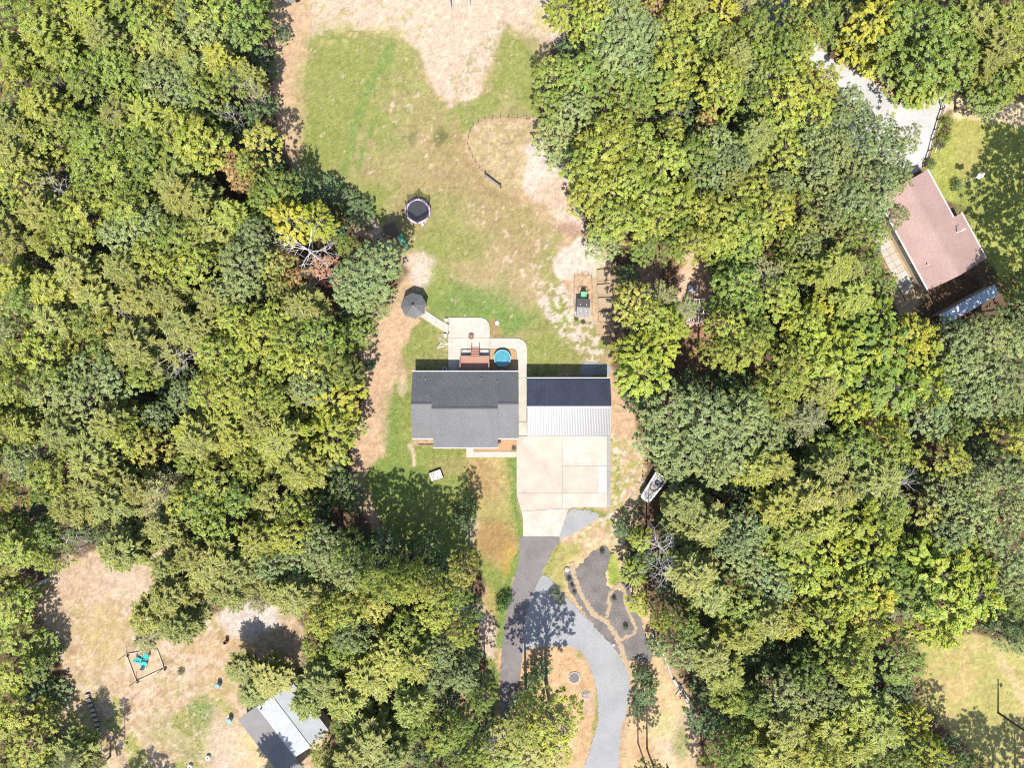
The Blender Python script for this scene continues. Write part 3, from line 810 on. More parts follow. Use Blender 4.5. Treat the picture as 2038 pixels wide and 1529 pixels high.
for a, b in (((DX0 + .0, DY1 - .06), (-6.0, DY1 - .06)), ((-4.85, DY1 - .06), (DX1 - .0, DY1 - .06)), ((DX0 + .06, DY0 + .2), (DX0 + .06, DY1 - .12)), ((DX1 - .06, DY0 + .2), (DX1 - .06, DY1 - .12))):
    cx, cyy = (a[0] + b[0]) / 2, (a[1] + b[1]) / 2; L = math.dist(a, b); rz = math.atan2(b[1] - a[1], b[0] - a[0])
    r = MB(); r.box(dl(cx, cyy, 2.02), (L, .14, .04), rz); r.box(dl(cx, cyy, 1.92), (L - .1, .05, .07), rz); r.box(dl(cx, cyy, 1.1), (L - .1, .05, .07), rz)
    r.build('rail', M_deckrail, de)
    n = int(L / .16)
    for k in range(1, n):
        tt = k / n
        if k % 2 == 0: MB().box(dl(a[0] + (b[0] - a[0]) * tt, a[1] + (b[1] - a[1]) * tt, 1.5), (.035, .035, .82)).build('baluster', M_deckrail, de)
for i in range(5):
    MB().box(dl(-5.42, DY1 + .16 + i * .27, DZ - .17 * (i + 1) + .02), (1.14, .20, .04)).build('stair_tread', M_deck, de)
for sx in (-6.0, -4.84):
    st = MB(); st.slab([dl(sx - .025, DY1, .95), dl(sx + .025, DY1, .95), dl(sx + .025, DY1 + 1.5, .05), dl(sx - .025, DY1 + 1.5, .05)], .24); st.build('stair_stringer', M_deckrail, de)
    hr = MB(); hr.tube(dl(sx, DY1 - .02, 1.98), dl(sx, DY1 + 1.45, 1.06), .05); hr.box(dl(sx, DY1 + 1.42, .55), (.09, .09, 1.0)); hr.build('handrail', M_deckrail, de)

# ------------------------------------------------------------------ things on the patio side
def at(px, py, z=0.0): return W(px, py, 0)[:2] + (z,)
po = empty('round_pool', at(1000, 713.5, .03), 0, 'small round pool of blue water half in the shadow of the house', 'pool')
w_ = MB(); n = 14; rr = 1.24
w_.lathe([(rr, 0), (rr, .72), (rr - .035, .72), (rr - .035, .05)], n); w_.build('pool_wall', M_pool_wall, po)
MB().lathe([(rr + .04, .721), (rr + .04, .76), (rr - .07, .76), (rr - .07, .721)], n, cap=False).build('rim', M_pool_wall, po)
MB().lathe([(rr - .04, .05), (rr - .04, .62)], n).build('water', M_water, po)
for k in range(7):
    a = 2 * math.pi * k / 7 + .2
    MB().box((math.cos(a) * (rr + .05), math.sin(a) * (rr + .05), .37), (.06, .06, .74), a).build('leg', M_grey, po)
pp = empty('pool_pump', at(999, 736.5, .03), 0, 'grey pool pump box with hoses in the shade beside the house wall', 'pump')
MB().box((0, 0, .2), (.62, .42, .34)).build('housing', M_grey, pp); MB().lathe([(.16, .37), (.16, .62), (.1, .68)], 12, (-.12, 0, 0)).build('filter_tank', M_grey, pp)
for k, (a, b) in enumerate((((-.3, .1), (-.9, .5)), ((-.9, .5), (-.55, .75)), ((.25, .15), (.35, .75)))):
    MB().tube((a[0], a[1], .12), (b[0], b[1], .12), .035).build('hose', M_blue, pp)
ac = empty('air_conditioner', at(886, 735.5, 0), 0, 'square grey air conditioning unit in shade at the north wall of the house', 'air conditioner')
MB().box((0, 0, .35), (.75, .75, .7)).build('case', M_grey, ac); MB().lathe([(.3, .70), (.3, .73), (.26, .73), (.26, .705)], 16, cap=False).build('fan_guard', M_steel, ac)
for k in range(4): MB().box((.13 * math.cos(k * 1.57), .13 * math.sin(k * 1.57), .712), (.26, .09, .012), k * 1.57).build('fan_blade', M_black, ac)
fp = empty('fire_bowl', at(938, 670.5, .10), 0, 'round copper fire bowl standing in the middle of the patio', 'fire pit')
MB().lathe([(.1, .12), (.30, .24), (.37, .40), (.40, .40), (.40, .43), (.345, .43), (.27, .30), (.08, .22)], 20).build('bowl', M_copper, fp)
MB().lathe([(.01, .28), (.24, .30), (.2, .33), (.01, .35)], 12).build('ash_bed', M_ash, fp)
for k in range(3):
    a = k * 2.1; MB().tube((math.cos(a) * .2, math.sin(a) * .2, .24), (math.cos(a) * .32, math.sin(a) * .32, 0), .02).build('leg', M_rust, fp)
for k, a in enumerate((.4, 1.7, 2.9)): MB().tube((-.17 * math.cos(a), -.17 * math.sin(a), .38), (.17 * math.cos(a), .17 * math.sin(a), .42), .04).build('log', M_stone if k == 0 else M_copper, fp)
def lid(px, py, r, label):
    e = empty('septic_lid', at(px, py), 0, label, 'septic lid')
    MB().lathe([(r, 0), (r, .10), (r * .9, .14), (r * .55, .15)], 20).build('cover', M_white, e)
    MB().lathe([(r * .45, .15), (r * .45, .165), (.02, .17)], 12).build('handle', M_grey, e)
lid(989.5, 643, .30, 'round white septic lid in the lawn right of the patio')
for (px, py, lb) in ((888.5, 637.5, 'small white box at the upper left patio corner, above the gazebo walk'), (887, 668, 'small white box left of the patio, below the gazebo walk')):
    e = empty('planter_box', at(px, py), .2, lb, 'planter')
    MB().box((0, 0, .22), (.44, .44, .44)).build('box', M_white, e); MB().box((0, 0, .445), (.36, .36, .02)).build('soil', M_stone, e)
sw = empty('hammock_frame', at(880, 686), R(-15), 'white metal A-frame stand on the grass left of the patio', 'stand')
for a, b in (((-.75, .95, 0), (-.1, .1, 1.0)), ((-.6, -.75, 0), (-.1, .1, 1.0)), ((.9, .3, 0), (-.1, .1, 1.0)), ((-.75, .95, .05), (.9, .3, .05)), ((-.6, -.75, .05), (.9, .3, .05))):
    MB().tube(a, b, .035).build('pole', M_white, sw)
lamp_spots = ((893.5, 645.5, 'upper of two small black path lights flanking the gazebo walk at the patio'), (893.5, 663.5, 'lower of two small black path lights flanking the gazebo walk at the patio'))
for px, py, lb in lamp_spots:
    e = empty('path_light', at(px, py, .1), 0, lb, 'path light', 'lights at the gazebo walk')
    MB().tube((0, 0, 0), (0, 0, .45), .025).build('stake', M_black, e); MB().lathe([(.09, .43), (.03, .52)], 10).build('cap', M_black, e)

# ------------------------------------------------------------------ gazebo
gz = empty('gazebo', at(823 + 4.2, 608 + 3.6), R(8), 'eight sided gazebo with charcoal shingle roof beside bare sand', 'gazebo')
r0, zb, zt = 1.90, 2.25, 2.95
fl = MB(); fl.lathe([(1.7, 0), (1.7, .14)], 8); fl.build('floor', M_wood, gz)
for k in range(8):
    a0, a1 = 2 * math.pi * k / 8, 2 * math.pi * (k + 1) / 8
    e0 = (r0 * math.cos(a0), r0 * math.sin(a0), zb); e1 = (r0 * math.cos(a1), r0 * math.sin(a1), zb)
    t0 = (.13 * math.cos(a0), .13 * math.sin(a0), zt); t1 = (.13 * math.cos(a1), .13 * math.sin(a1), zt)
    MB().slab([e0, e1, t1, t0], .07).build('roof_panel', M_sh, gz)
    MB().tube((r0 * math.cos(a0), r0 * math.sin(a0), zb + .02), (.14 * math.cos(a0), .14 * math.sin(a0), zt + .02), .022, n=6).build('hip_cap', M_sh, gz)
    MB().box((1.6 * math.cos(a0), 1.6 * math.sin(a0), 1.2), (.1, .1, 2.15), a0).build('post', M_wood, gz)
    if k != 7:
        ra = MB(); ra.tube((1.6 * math.cos(a0), 1.6 * math.sin(a0), 1.0), (1.6 * math.cos(a1), 1.6 * math.sin(a1), 1.0), .04); ra.tube((1.6 * math.cos(a0), 1.6 * math.sin(a0), .3), (1.6 * math.cos(a1), 1.6 * math.sin(a1), .3), .03)
        ra.build('railing', M_wood, gz)
cu = MB().lathe([(.13, zt - .02), (.13, zt + .32), (.19, zt + .30), (.03, zt + .52)], 8).build('cupola', M_shcap, gz)
MB().box((0, -.14, zt - .03), (.2, .22, .03)).build('flashing', M_steel, gz)

# ------------------------------------------------------------------ trampoline
tr = empty('trampoline', at(833, 422.5), 0, 'round trampoline with lavender pad and black net', 'trampoline')
MB().lathe([(1.52, .86), (1.52, .90), (.02, .90)], 32).build('jumping_mat', M_mat, tr)
for k in range(8):
    a0, a1 = 2 * math.pi * k / 8 + .02, 2 * math.pi * (k + 1) / 8 - .02
    vs = []; n = 6
    for i in range(n + 1):
        a = a0 + (a1 - a0) * i / n
        for r, z in ((1.54, .91), (1.62, .96), (1.82, .96), (1.88, .88)): vs.append((r * math.cos(a), r * math.sin(a), z))
    fs = [(i * 4 + j, i * 4 + j + 1, (i + 1) * 4 + j + 1, (i + 1) * 4 + j) for i in range(n) for j in range(3)]
    MB().add(vs, fs).build('pad', M_lav, tr)
for k in range(6):
    a = 2 * math.pi * k / 6 + .5
    MB().tube((1.84 * math.cos(a), 1.84 * math.sin(a), .85), (1.95 * math.cos(a), 1.95 * math.sin(a), 2.75), .035).build('net_pole', M_black, tr)
    MB().tube((1.8 * math.cos(a), 1.8 * math.sin(a), .86), (1.8 * math.cos(a), 1.8 * math.sin(a), 0), .035).build('leg', M_steel, tr)
    vs = []; n = 6; a1 = a + 2 * math.pi / 6
    for i in range(n + 1):
        tt = i / n; p0 = Vector((1.84 * math.cos(a), 1.84 * math.sin(a), 0)); p1 = Vector((1.84 * math.cos(a1), 1.84 * math.sin(a1), 0))
        q = p0.lerp(p1, tt); sag = 4 * tt * (1 - tt)
        vs += [(q.x, q.y, .9), (q.x * 1.05 * (1 - .10 * sag), q.y * 1.05 * (1 - .10 * sag), 2.75 - .25 * sag)]
    MB().add(vs, [(2 * i, 2 * i + 2, 2 * i + 3, 2 * i + 1) for i in range(n)]).build('net', M_net, tr)
MB().tube((0, 0, .9), (.0, .0, .901), .05)
ld = MB(); ld.tube((.35, -1.75, .9), (.5, -2.2, 0), .03); ld.tube((.75, -1.6, .9), (.9, -2.05, 0), .03)
for k in range(3): ld.tube((.38 + .05 * k, -1.82 - .13 * k, .7 - .25 * k), (.78 + .05 * k, -1.68 - .13 * k, .7 - .25 * k), .03)
ld.build('ladder', M_steel, tr)

# ------------------------------------------------------------------ play tower with slide
ps = empty('play_tower', at(784, 466), R(25), 'wooden play tower with brown canopy and green slide, in tree shade', 'playset')
for sx in (-.75, .75):
    for sy in (-.75, .75): MB().box((sx, sy, 1.35), (.1, .1, 2.7)).build('post', M_wood_dark, ps)
MB().box((0, 0, 1.3), (1.6, 1.6, .06)).build('platform', M_wood_dark, ps)
MB().slab([(-.95, -1, 2.55), (.95, -1, 2.55), (.95, 0, 3.1), (-.95, 0, 3.1)], .04).build('canopy', M_wood_dark, ps)
MB().slab([(-.95, 1, 2.55), (.95, 1, 2.55), (.95, 0, 3.1), (-.95, 0, 3.1)], .04).build('canopy', M_wood_dark, ps)
sl = MB(); sl.slab([(.55, -.8, 1.3), (1.05, -.8, 1.3), (1.15, -2.9, .15), (.65, -2.9, .15)], .05)
for a in (.52, 1.05): sl.slab([(a, -.8, 1.45), (a + .05, -.8, 1.45), (a + .15, -2.9, .3), (a + .1, -2.9, .3)], .17)
sl.build('slide', M_green, ps)
sb = MB(); sb.tube((-.75, .2, 2.4), (-3.3, .2, 2.4), .06); sb.tube((-3.3, .2, 2.4), (-3.4, 1.0, 0), .05); sb.tube((-3.3, .2, 2.4), (-3.4, -.6, 0), .05); sb.build('swing_beam', M_wood_dark, ps)
for k in (-1.4, -2.4):
    s_ = MB(); s_.tube((k - .2, .2, 2.4), (k - .2, .2, .5), .012, n=4); s_.tube((k + .2, .2, 2.4), (k + .2, .2, .5), .012, n=4); s_.box((k, .2, .5), (.45, .18, .03)); s_.build('swing', M_black, ps)
tc = empty('plastic_climber', at(796, 474), R(20), 'small pale blue plastic toy climber beside the green slide', 'toy')
MB().box((0, 0, .35), (.7, .6, .7)).build('body', M_blue, tc); MB().lathe([(.3, .7), (.22, .86), (.05, .92)], 12).build('dome', M_flagw, tc); MB().box((.0, -.5, .2), (.5, .5, .1), 0).build('step', M_flagw, tc)

# ------------------------------------------------------------------ wire pen and its gate
pts = [(1062, 234), (1048, 238), (1030, 235), (1012, 236), (996, 235), (980, 237), (965, 238), (952, 244), (942, 251), (936, 262), (932, 275), (931, 288), (934, 300), (940, 313), (946, 324), (954, 336), (965, 346)]
pn = empty('wire_fence', at(965, 280), 0, 'thin wire fence on short stakes curving round the dry pen', 'fence')
bx0, by0 = G(965, 280)
for p in pts:
    g = G(*p); MB().tube((g[0] - bx0, g[1] - by0, 0), (g[0] - bx0, g[1] - by0, 1.1), .03, n=6).build('stake', M_wood_dark, pn)
wi = MB()
for a, b in zip(pts[:-1], pts[1:]):
    A, B = G(*a), G(*b)
    for z in (.3, .65, 1.0): wi.tube((A[0] - bx0, A[1] - by0, z), (B[0] - bx0, B[1] - by0, z), .008, n=4, cap=False)
wi.build('wire', M_wire, pn)
A, B = Vector(G(966, 351)), Vector(G(996, 374)); cgt = (A + B) / 2; ang = math.atan2(B.y - A.y, B.x - A.x); L = (B - A).length
gt = empty('panel_gate', (cgt.x, cgt.y, 0), ang, 'pale grey panel gate between two dark posts at the pen', 'gate')
for sx in (-1, 1): MB().box((sx * L / 2, .05, .6), (.14, .14, 1.25)).build('post', M_wood_dark, gt)
for k in range(5): MB().box((0, 0, .14 + .225 * k), (L - .16, .03, .2)).build('board', M_grey, gt)

# ------------------------------------------------------------------ chicken coop, run and green hutch
cp_ = empty('chicken_coop', at(1158.5, 615), R(-2), 'small shed with gabled grey tin roof standing in the wire run', 'coop')
MB().box((0, 0, .75), (1.7, 2.2, 1.4)).build('wall', M_tan_siding, cp_)
A_, B_ = (-.98, 0, 2.05), (.98, 0, 2.05)
M_coop = mat('coop_roof_tin', (.10, .09, .086), .46, var=.1, spec=.42)
panel_slope(cp_, A_, B_, (-.98, 1.35, 1.5), 2, 5, M_coop); panel_slope(cp_, A_, B_, (-.98, -1.4, 1.62), 2, 5, M_coop)
MB().box((0, 0, 2.06), (1.98, .14, .03)).build('ridge_cap', M_ridge_metal, cp_)
for sx, sy in ((-.45, .45), (.45, .45), (-.45, -.45), (.45, -.45)):
    MB().lathe([(.06, 1.78), (.06, 1.98), (.02, 2.0)], 8, (sx, sy, 0)).build('vent', M_white, cp_)
MB().box((.3, -1.11, .7), (.6, .04, 1.0)).build('door', M_wood, cp_)
gh = empty('green_hutch', at(1160.5, 589.5), R(-4), 'mint green hutch with black lid above the tin roofed coop', 'hutch')
MB().slab([(-.42, -.7, .95), (.42, -.7, .95), (.42, .55, .8), (-.42, .55, .8)], .05).build('roof', M_mint, gh); MB().box((0, -.08, .4), (.76, 1.15, .78)).build('body', M_green, gh)
MB().box((0, .72, .45), (.66, .32, .8)).build('lid', M_black, gh)
for k in (-.28, .28): MB().box((k, -.08, .93), (.04, 1.25, .04), 0).build('roof_rib', M_green, gh)
hz = empty('garden_hose', at(1160, 577), 0, 'black hose lying in a loop on the sand above the green hutch', 'hose')
hb = MB(); P = []
for k in range(21):
    a = R(-150 + 300 * k / 20) + R(90); P.append((.78 * math.cos(a), .58 * math.sin(a), .03))
P.append((1.0, -.1, .03)); P = P + [(1.15, .15, .03)]
for a, b in zip(P[:-1], P[1:]): hb.tube(a, b, .028, n=6)
hb.build('coil', M_black, hz)
rn = empty('wire_run', at(1160, 585), 0, 'low wire run outlining the sandy yard round the coop', 'fence')
cx_, cy_ = G(1160, 585); rp = [(1143, 632), (1142, 600), (1142, 572), (1143, 552), (1150, 549), (1160, 548.5), (1171, 549), (1177, 553), (1178, 572), (1178, 600), (1178, 628)]
for p in rp:
    g = G(*p); MB().tube((g[0] - cx_, g[1] - cy_, 0), (g[0] - cx_, g[1] - cy_, 1.2), .022, n=6).build('stake', M_wood_dark, rn)
wi = MB()
for a, b in zip(rp[:-1], rp[1:]):
    A, B = G(*a), G(*b)
    for z in (.2, .7, 1.18): wi.tube((A[0] - cx_, A[1] - cy_, z), (B[0] - cx_, B[1] - cy_, z), .010, n=4, cap=False)
wi.build('wire', M_wire, rn)
# raised beds
for i, (q, lb) in enumerate((([(1188, 538), (1215, 535), (1216, 558), (1189, 561)], 'topmost of four timber edged beds in the column right of the coop'),
             ([(1188, 568), (1214, 566), (1214, 588), (1189, 588)], 'second from top of four timber edged beds right of the coop'),
             ([(1190, 594), (1216, 594), (1216, 616), (1191, 616)], 'third from top of four timber edged beds right of the coop'),
             ([(1191, 622), (1217, 621), (1217, 641), (1192, 642)], 'lowest of four timber edged beds in the column right of the coop'))):
    P = GP(q); c = (sum(p[0] for p in P) / 4, sum(p[1] for p in P) / 4)
    e = empty('raised_bed', (c[0], c[1], 0), 0, lb, 'garden bed', 'raised garden beds')
    for a, b in zip(P, P[1:] + P[:1]):
        rz = math.atan2(b[1] - a[1], b[0] - a[0])
        MB().box(((a[0] + b[0]) / 2 - c[0], (a[1] + b[1]) / 2 - c[1], .16), (math.dist(a, b) - .07, .07, .34), rz).build('board', M_wood, e)
    MB().prism([((p[0] - c[0]) * .96, (p[1] - c[1]) * .96) for p in P], 0, .2).build('soil', M_straw, e)
# arbor and grey table
ab = empty('garden_arbor', at(1379, 622), R(-2), 'white lattice garden arbor half under a tree', 'arbor')
for sx in (-1.0, 0.0, 1.0):
    for sy in (-1.6, 1.6): MB().box((sx, sy, 1.05), (.1, .1, 2.1)).build('post', M_white, ab)
for sx in (-1.0, -.33, .33, 1.0): MB().box((sx, 0, 2.14), (.10, 3.6, .08)).build('beam', M_white, ab)
for k in range(6): MB().box((0, -1.7 + .68 * k if k < 3 else -1.7 + .68 * k, 2.22), (2.3, .09, .08)).build('slat', M_white, ab)
tb = empty('grey_table', at(1376, 577), R(-6), 'plain grey table on bare ground above the white arbor', 'table')
MB().box((0, 0, .75), (1.25, 1.0, .05)).build('tabletop', M_steel, tb)
for sx in (-.5, .5):
    for sy in (-.4, .4): MB().box((sx, sy, .36), (.06, .06, .72)).build('leg', M_grey, tb)
# ------------------------------------------------------------------ boat on its trailer
ang = math.atan2(49 - 22, 18 + 4) # along the hull, towards upper right
bt = empty('boat_trailer', at(1296, 970), R(55), 'white boat on a trailer, its stern tucked under the tree beside the drive', 'boat')
# local x runs from bow(-) to stern(+)
hull = rounded([(-2.1, -.75), (-2.1, .75), (2.3, 1.02), (2.3, -1.02)], {0: .4, 1: .4})
MB().prism(hull, .75, 1.30).build('hull', M_boat, bt)
dkk = MB(); inn = rounded([(-1.75, -.55), (-1.75, .55), (2.0, .8), (2.0, -.8)], {0: .3, 1: .3})
MB().prism([(p[0] * 1.0, p[1]) for p in inn], 1.28, 1.31).build('deck', M_boat_deck, bt)
rim = MB()
for a, b in zip(hull, hull[1:] + hull[:1]): rim.tube((a[0], a[1], 1.33), (b[0], b[1], 1.33), .05, n=6)
rim.build('gunwale', M_white, bt)
se = MB(); U = [(1.5, -.62), (.2, -.62), (-.25, -.4), (-.38, 0), (-.25, .4), (.2, .62), (.6, .62)]
for a, b in zip(U[:-1], U[1:]):
    se.box(((a[0] + b[0]) / 2, (a[1] + b[1]) / 2, 1.38), (math.dist(a, b) + .08, .17, .18), math.atan2(b[1] - a[1], b[0] - a[0]))
se.build('seat_rim', M_boat_seat, bt)
MB().box((1.0, -.05, 1.5), (.55, .5, .4)).build('console', M_boat_seat, bt); MB().slab([(.6, -.3, 1.72), (.6, .2, 1.72), (.85, .2, 1.95), (.85, -.3, 1.95)], .02).build('windscreen', M_glass, bt)
MB().lathe([(.12, 1.31), (.18, 1.42), (.03, 1.45)], 10, (.35, 0, 0)).build('hatch', M_copper, bt)
tl = MB(); tl.box((0, -.45, .55), (3.6, .08, .1)); tl.box((0, .45, .55), (3.6, .08, .1)); tl.tube((-1.7, -.45, .5), (-3.1, 0, .45), .05); tl.tube((-1.7, .45, .5), (-3.1, 0, .45), .05)
tl.box((0, 0, .55), (.08, .9, .08)); tl.box((1.2, 0, .55), (.08, .9, .08)); tl.box((-1.3, 0, .6), (.1, 1.0, .2)); tl.build('trailer_frame', M_rust, bt)
for sy in (-.85, .85): MB().tube((.5, sy - .1, .3), (.5, sy + .1, .3), .3, n=16).build('wheel', M_black, bt)
mo = MB(); mo.box((2.5, 0, 1.25), (.35, .3, .55)); mo.box((2.5, 0, .8), (.12, .12, .5)); mo.build('outboard_motor', M_black, bt)
# ------------------------------------------------------------------ framed pallet on the front lawn
pl = empty('wooden_pallet', at(868, 946), R(20), 'whitewashed pallet crate with dark edges on the front lawn by tree shadow', 'pallet')
for k in range(5): MB().box((-.72 + .36 * k, -.0, .46), (.31, 1.25, .04)).build('slat', M_stone if k < 2 else M_white, pl)
for sy in (-.66, .66): MB().box((0, sy, .24), (1.9, .05, .46)).build('rail', M_wood_dark, pl)
for sx in (-.92, .92): MB().box((sx, 0, .24), (.05, 1.27, .46)).build('rail', M_wood_dark, pl)
MB().box((.05, .02, .50), (.07, 1.1, .03), R(8)).build('strap', M_wood_dark, pl); MB().box((-.32, .02, .50), (.05, 1.1, .03), R(-12)).build('strap', M_wood_dark, pl)
dp = empty('drain_pipe', at(848, 885, 0), 0, 'thin black drain pipe on the grass at the left front house corner', 'pipe')
MB().tube((-1.1, 0, .06), (1.05, -.02, .06), .055).build('pipe', M_black, dp); MB().tube((1.05, -.02, .06), (1.15, .15, .3), .055).build('elbow', M_black, dp)

# ------------------------------------------------------------------ fire ring and beds by the gravel loop
fr_ = empty('fire_ring', at(1143, 1350), 0, 'ring of small pale stones round dark ash on the mulch island', 'fire pit')
MB().lathe([(.74, 0), (.7, .05), (.02, .07)], 20).build('ash_bed', M_ash, fr_)
rk = random.Random(5)
def rock_mesh(seed, r):
    q = random.Random(seed); v = []; import itertools
    mb = MB(); prof = []
    vs = [(0, 0, -r * .5)]; 
    for lv, (rr_, z) in enumerate(((.85, -.2), (1, .1), (.6, .5))):
        for i in range(6):
            a = i * 1.047 + lv * .5; k = rr_ * r * q.uniform(.8, 1.15); vs.append((k * math.cos(a), k * math.sin(a), r * z * q.uniform(.8, 1.2)))
    vs.append((0, 0, r * .6)); fs = []
    for i in range(6): fs.append((0, 1 + (i + 1) % 6, 1 + i))
    for lv in range(2):
        for i in range(6): a, b = 1 + lv * 6, 1 + (lv + 1) * 6; fs.append((a + i, a + (i + 1) % 6, b + (i + 1) % 6, b + i))
    for i in range(6): fs.append((13 + i, 13 + (i + 1) % 6, 19))
    me = bpy.data.meshes.new('stone'); me.from_pydata(vs, [], fs); me.materials.append(M_stone); return me
RM = [rock_mesh(i, .13) for i in range(4)]
for k in range(20):
    a = 2 * math.pi * k / 20
    o = inst('stone', RM[k % 4], fr_, (.82 * math.cos(a), .82 * math.sin(a), .05), rk.uniform(0, 6)); o.scale = (rk.uniform(.8, 1.1),) * 3
bp_ = empty('brush_pile', at(1166, 1384), 0, 'small pile of grey sticks on the mulch island below the fire ring', 'brush pile')
for k in range(26):
    a = rk.uniform(0, 6.28); l = rk.uniform(.3, .7); x, y = rk.gauss(0, .2), rk.gauss(0, .2)
    MB().tube((x - l * math.cos(a), y - l * math.sin(a), rk.uniform(.02, .2)), (x + l * math.cos(a), y + l * math.sin(a), rk.uniform(.05, .35)), .025, .012, 5).build('stick', M_bark_grey, bp_)
# white boulders at the bed edges and along the right drive
for (px, py, r, lb) in ((1129, 1134, .38, 'white boulder at the upper tip of the dark mulch bed'), (1221, 1284, .3, 'pale boulder at the gravel edge beside the straw path'),
        (1702, 124, .6, 'large pale boulder at the upper edge of the white gravel drive'), (1725, 140, .5, 'pale boulder second along the bank of the white gravel drive'),
        (1757, 162, .45, 'pale boulder third along the bank of the white gravel drive')):
    o = inst('boulder', rock_mesh(int(px), r), None, at(px, py, r * .3)); tag(o, lb, 'boulder')
# ------------------------------------------------------------------ neighbour's brown house
ux = Vector((.478, -.878)); vx = Vector((.878, .478))   # long axis (down-right in the picture), across axis
def photo2(px, py): return Vector(((px - 1019) * S, (764.5 - py) * S))
kz = (CAMH - 2.7) / CAMH
O = photo2(1848, 578) * kz     # lower left eave corner, at eave height
nh = empty('brown_house', (O.x, O.y, 0), 0, 'brown shingled house with white eaves at the right under tree shade', 'house')
def nl(t, p, z):              # t metres along the long axis (0 at the lower end, negative up), p across
    q = ux * t + vx * p; return (q.x, q.y, z)
Lh, Wm, We, te = 212 * S * kz, 113 * S * kz, 137 * S * kz, 104 * S * kz
eh, rh = 2.7, 4.15
pm = Wm / 2
ze2 = eh - (We - Wm) * (rh - eh) / pm
wl = MB()
wl.add([nl(-Lh + .3, .4, 0), nl(-.3, .4, 0), nl(-.3, We - .5, 0), nl(-te + .3, We - .5, 0), nl(-te + .3, Wm - .4, 0), nl(-Lh + .3, Wm - .4, 0)] +
       [nl(-Lh + .3, .4, eh - .1), nl(-.3, .4, eh - .1), nl(-.3, We - .5, ze2 - .05), nl(-te + .3, We - .5, ze2 - .05), nl(-te + .3, Wm - .4, eh - .1), nl(-Lh + .3, Wm - .4, eh - .1)],
       [(i, (i + 1) % 6, 6 + (i + 1) % 6, 6 + i) for i in range(6)])
for t in (-Lh + .3, -.3): wl.add([nl(t, .4, eh - .1), nl(t, Wm - .4, eh - .1), nl(t, pm, rh - .12)], [(0, 1, 2)])
wl.build('wall', M_tan_siding, nh)
MB().slab([nl(-Lh, 0, eh), nl(0, 0, eh), nl(0, pm, rh), nl(-Lh, pm, rh)], .12).build('roof', M_brown_sh, nh)
MB().slab([nl(0, pm, rh), nl(0, We, ze2), nl(-te, We, ze2), nl(-te, Wm, eh), nl(-Lh, Wm, eh), nl(-Lh, pm, rh)], .12).build('roof', M_brown_sh, nh)
rc = MB(); rc.slab([nl(-Lh, pm - .14, rh + .0), nl(0, pm - .14, rh), nl(0, pm, rh + .06), nl(-Lh, pm, rh + .06)], .02); rc.slab([nl(-Lh, pm + .14, rh), nl(0, pm + .14, rh), nl(0, pm, rh + .06), nl(-Lh, pm, rh + .06)], .02)
rc.build('ridge_cap', M_brown_sh, nh)
def strip(parent, a, b, w, m, name):
    a, b = Vector(a), Vector(b); c = (a + b) / 2; d = b - a
    o = MB().box((0, 0, 0), (d.length, w, .13)).build(name, m, parent); o.location = c; o.rotation_euler.z = math.atan2(d.y, d.x); return o
strip(nh, nl(-Lh, -.08, eh - .04), nl(0, -.08, eh - .04), .16, M_white, 'gutter'); strip(nh, nl(-Lh, Wm + .07, eh - .04), nl(-te, Wm + .07, eh - .04), .15, M_white, 'gutter')
strip(nh, nl(-te, We + .07, ze2 - .04), nl(0, We + .07, ze2 - .04), .15, M_white, 'gutter')
def onroof(px, py, z): q = photo2(px, py) * ((CAMH - z) / CAMH) - O; return (q.x, q.y)
q = onroof(1906, 461, 3.2); MB().tube((q[0], q[1], 2.6), (q[0], q[1], 4.3), .11, n=10).build('flue_pipe', M_white, nh); MB().tube((q[0], q[1], 4.25), (q[0] + .5, q[1] + .2, 4.3), .04).build('flue_brace', M_white, nh)
q = onroof(1845, 527, 3.3); MB().tube((q[0], q[1], 3.0), (q[0], q[1], 3.75), .06, n=8).build('vent_pipe', M_white, nh)
q = onroof(1907, 540, 3.0); ds = MB().lathe([(.02, 3.35), (.25, 3.40), (.40, 3.5), (.42, 3.5), (.26, 3.37), (.02, 3.31)], 16, (q[0], q[1], 0)); ds.tube((q[0], q[1], 2.6), (q[0], q[1], 3.34), .04); ds.build('satellite_dish', M_flagw, nh)
for t in (-4, -8, -12):
    f = MB().box((0, 0, 0), (1.1, .06, 1.1)).build('window', M_white, nh); f.location = nl(t, .38, 1.6); f.rotation_euler.z = math.atan2(ux.y, ux.x)
    MB().box((0, 0, 0), (.98, .09, .98)).build('pane', M_glass, f)
# patio slabs along its left side
pt = empty('paved_path', (O.x, O.y, 0), 0, 'strip of cream paving slabs along the left side of the brown house', 'path')
import itertools
r_ = random.Random(3)
for i in range(13):
    t = -13.6 + 1.02 * i
    for p0 in (-1.55, -.55):
        m = r_.choice([M_conc, M_conc_tan, M_conc_white, M_conc])
        o = MB().box((0, 0, 0), (.98, .96, .08)).build('slab', m, pt); o.location = nl(t, p0, .05); o.rotation_euler.z = math.atan2(ux.y, ux.x)
strip(pt, nl(-6.5, -2.1, .1), nl(.3, -2.1, .1), .14, M_wood, 'edging_board')
for (t, p, lb) in ((-9.6, -.9, 'white garden chair at the upper end of the paving beside the brown house'), (-9.0, -1.7, 'second white garden chair on the paving beside the brown house')):
    q = nl(t, p, .09); e = empty('garden_chair', (O.x + q[0], O.y + q[1], .09), r_.uniform(0, 3), lb, 'chair')
    MB().box((0, 0, .42), (.5, .5, .05)).build('seat', M_white, e); MB().box((0, .24, .7), (.5, .05, .55)).build('backrest', M_white, e)
    for sx in (-.2, .2):
        for sy in (-.2, .2): MB().box((sx, sy, .2), (.05, .05, .4)).build('leg', M_white, e)
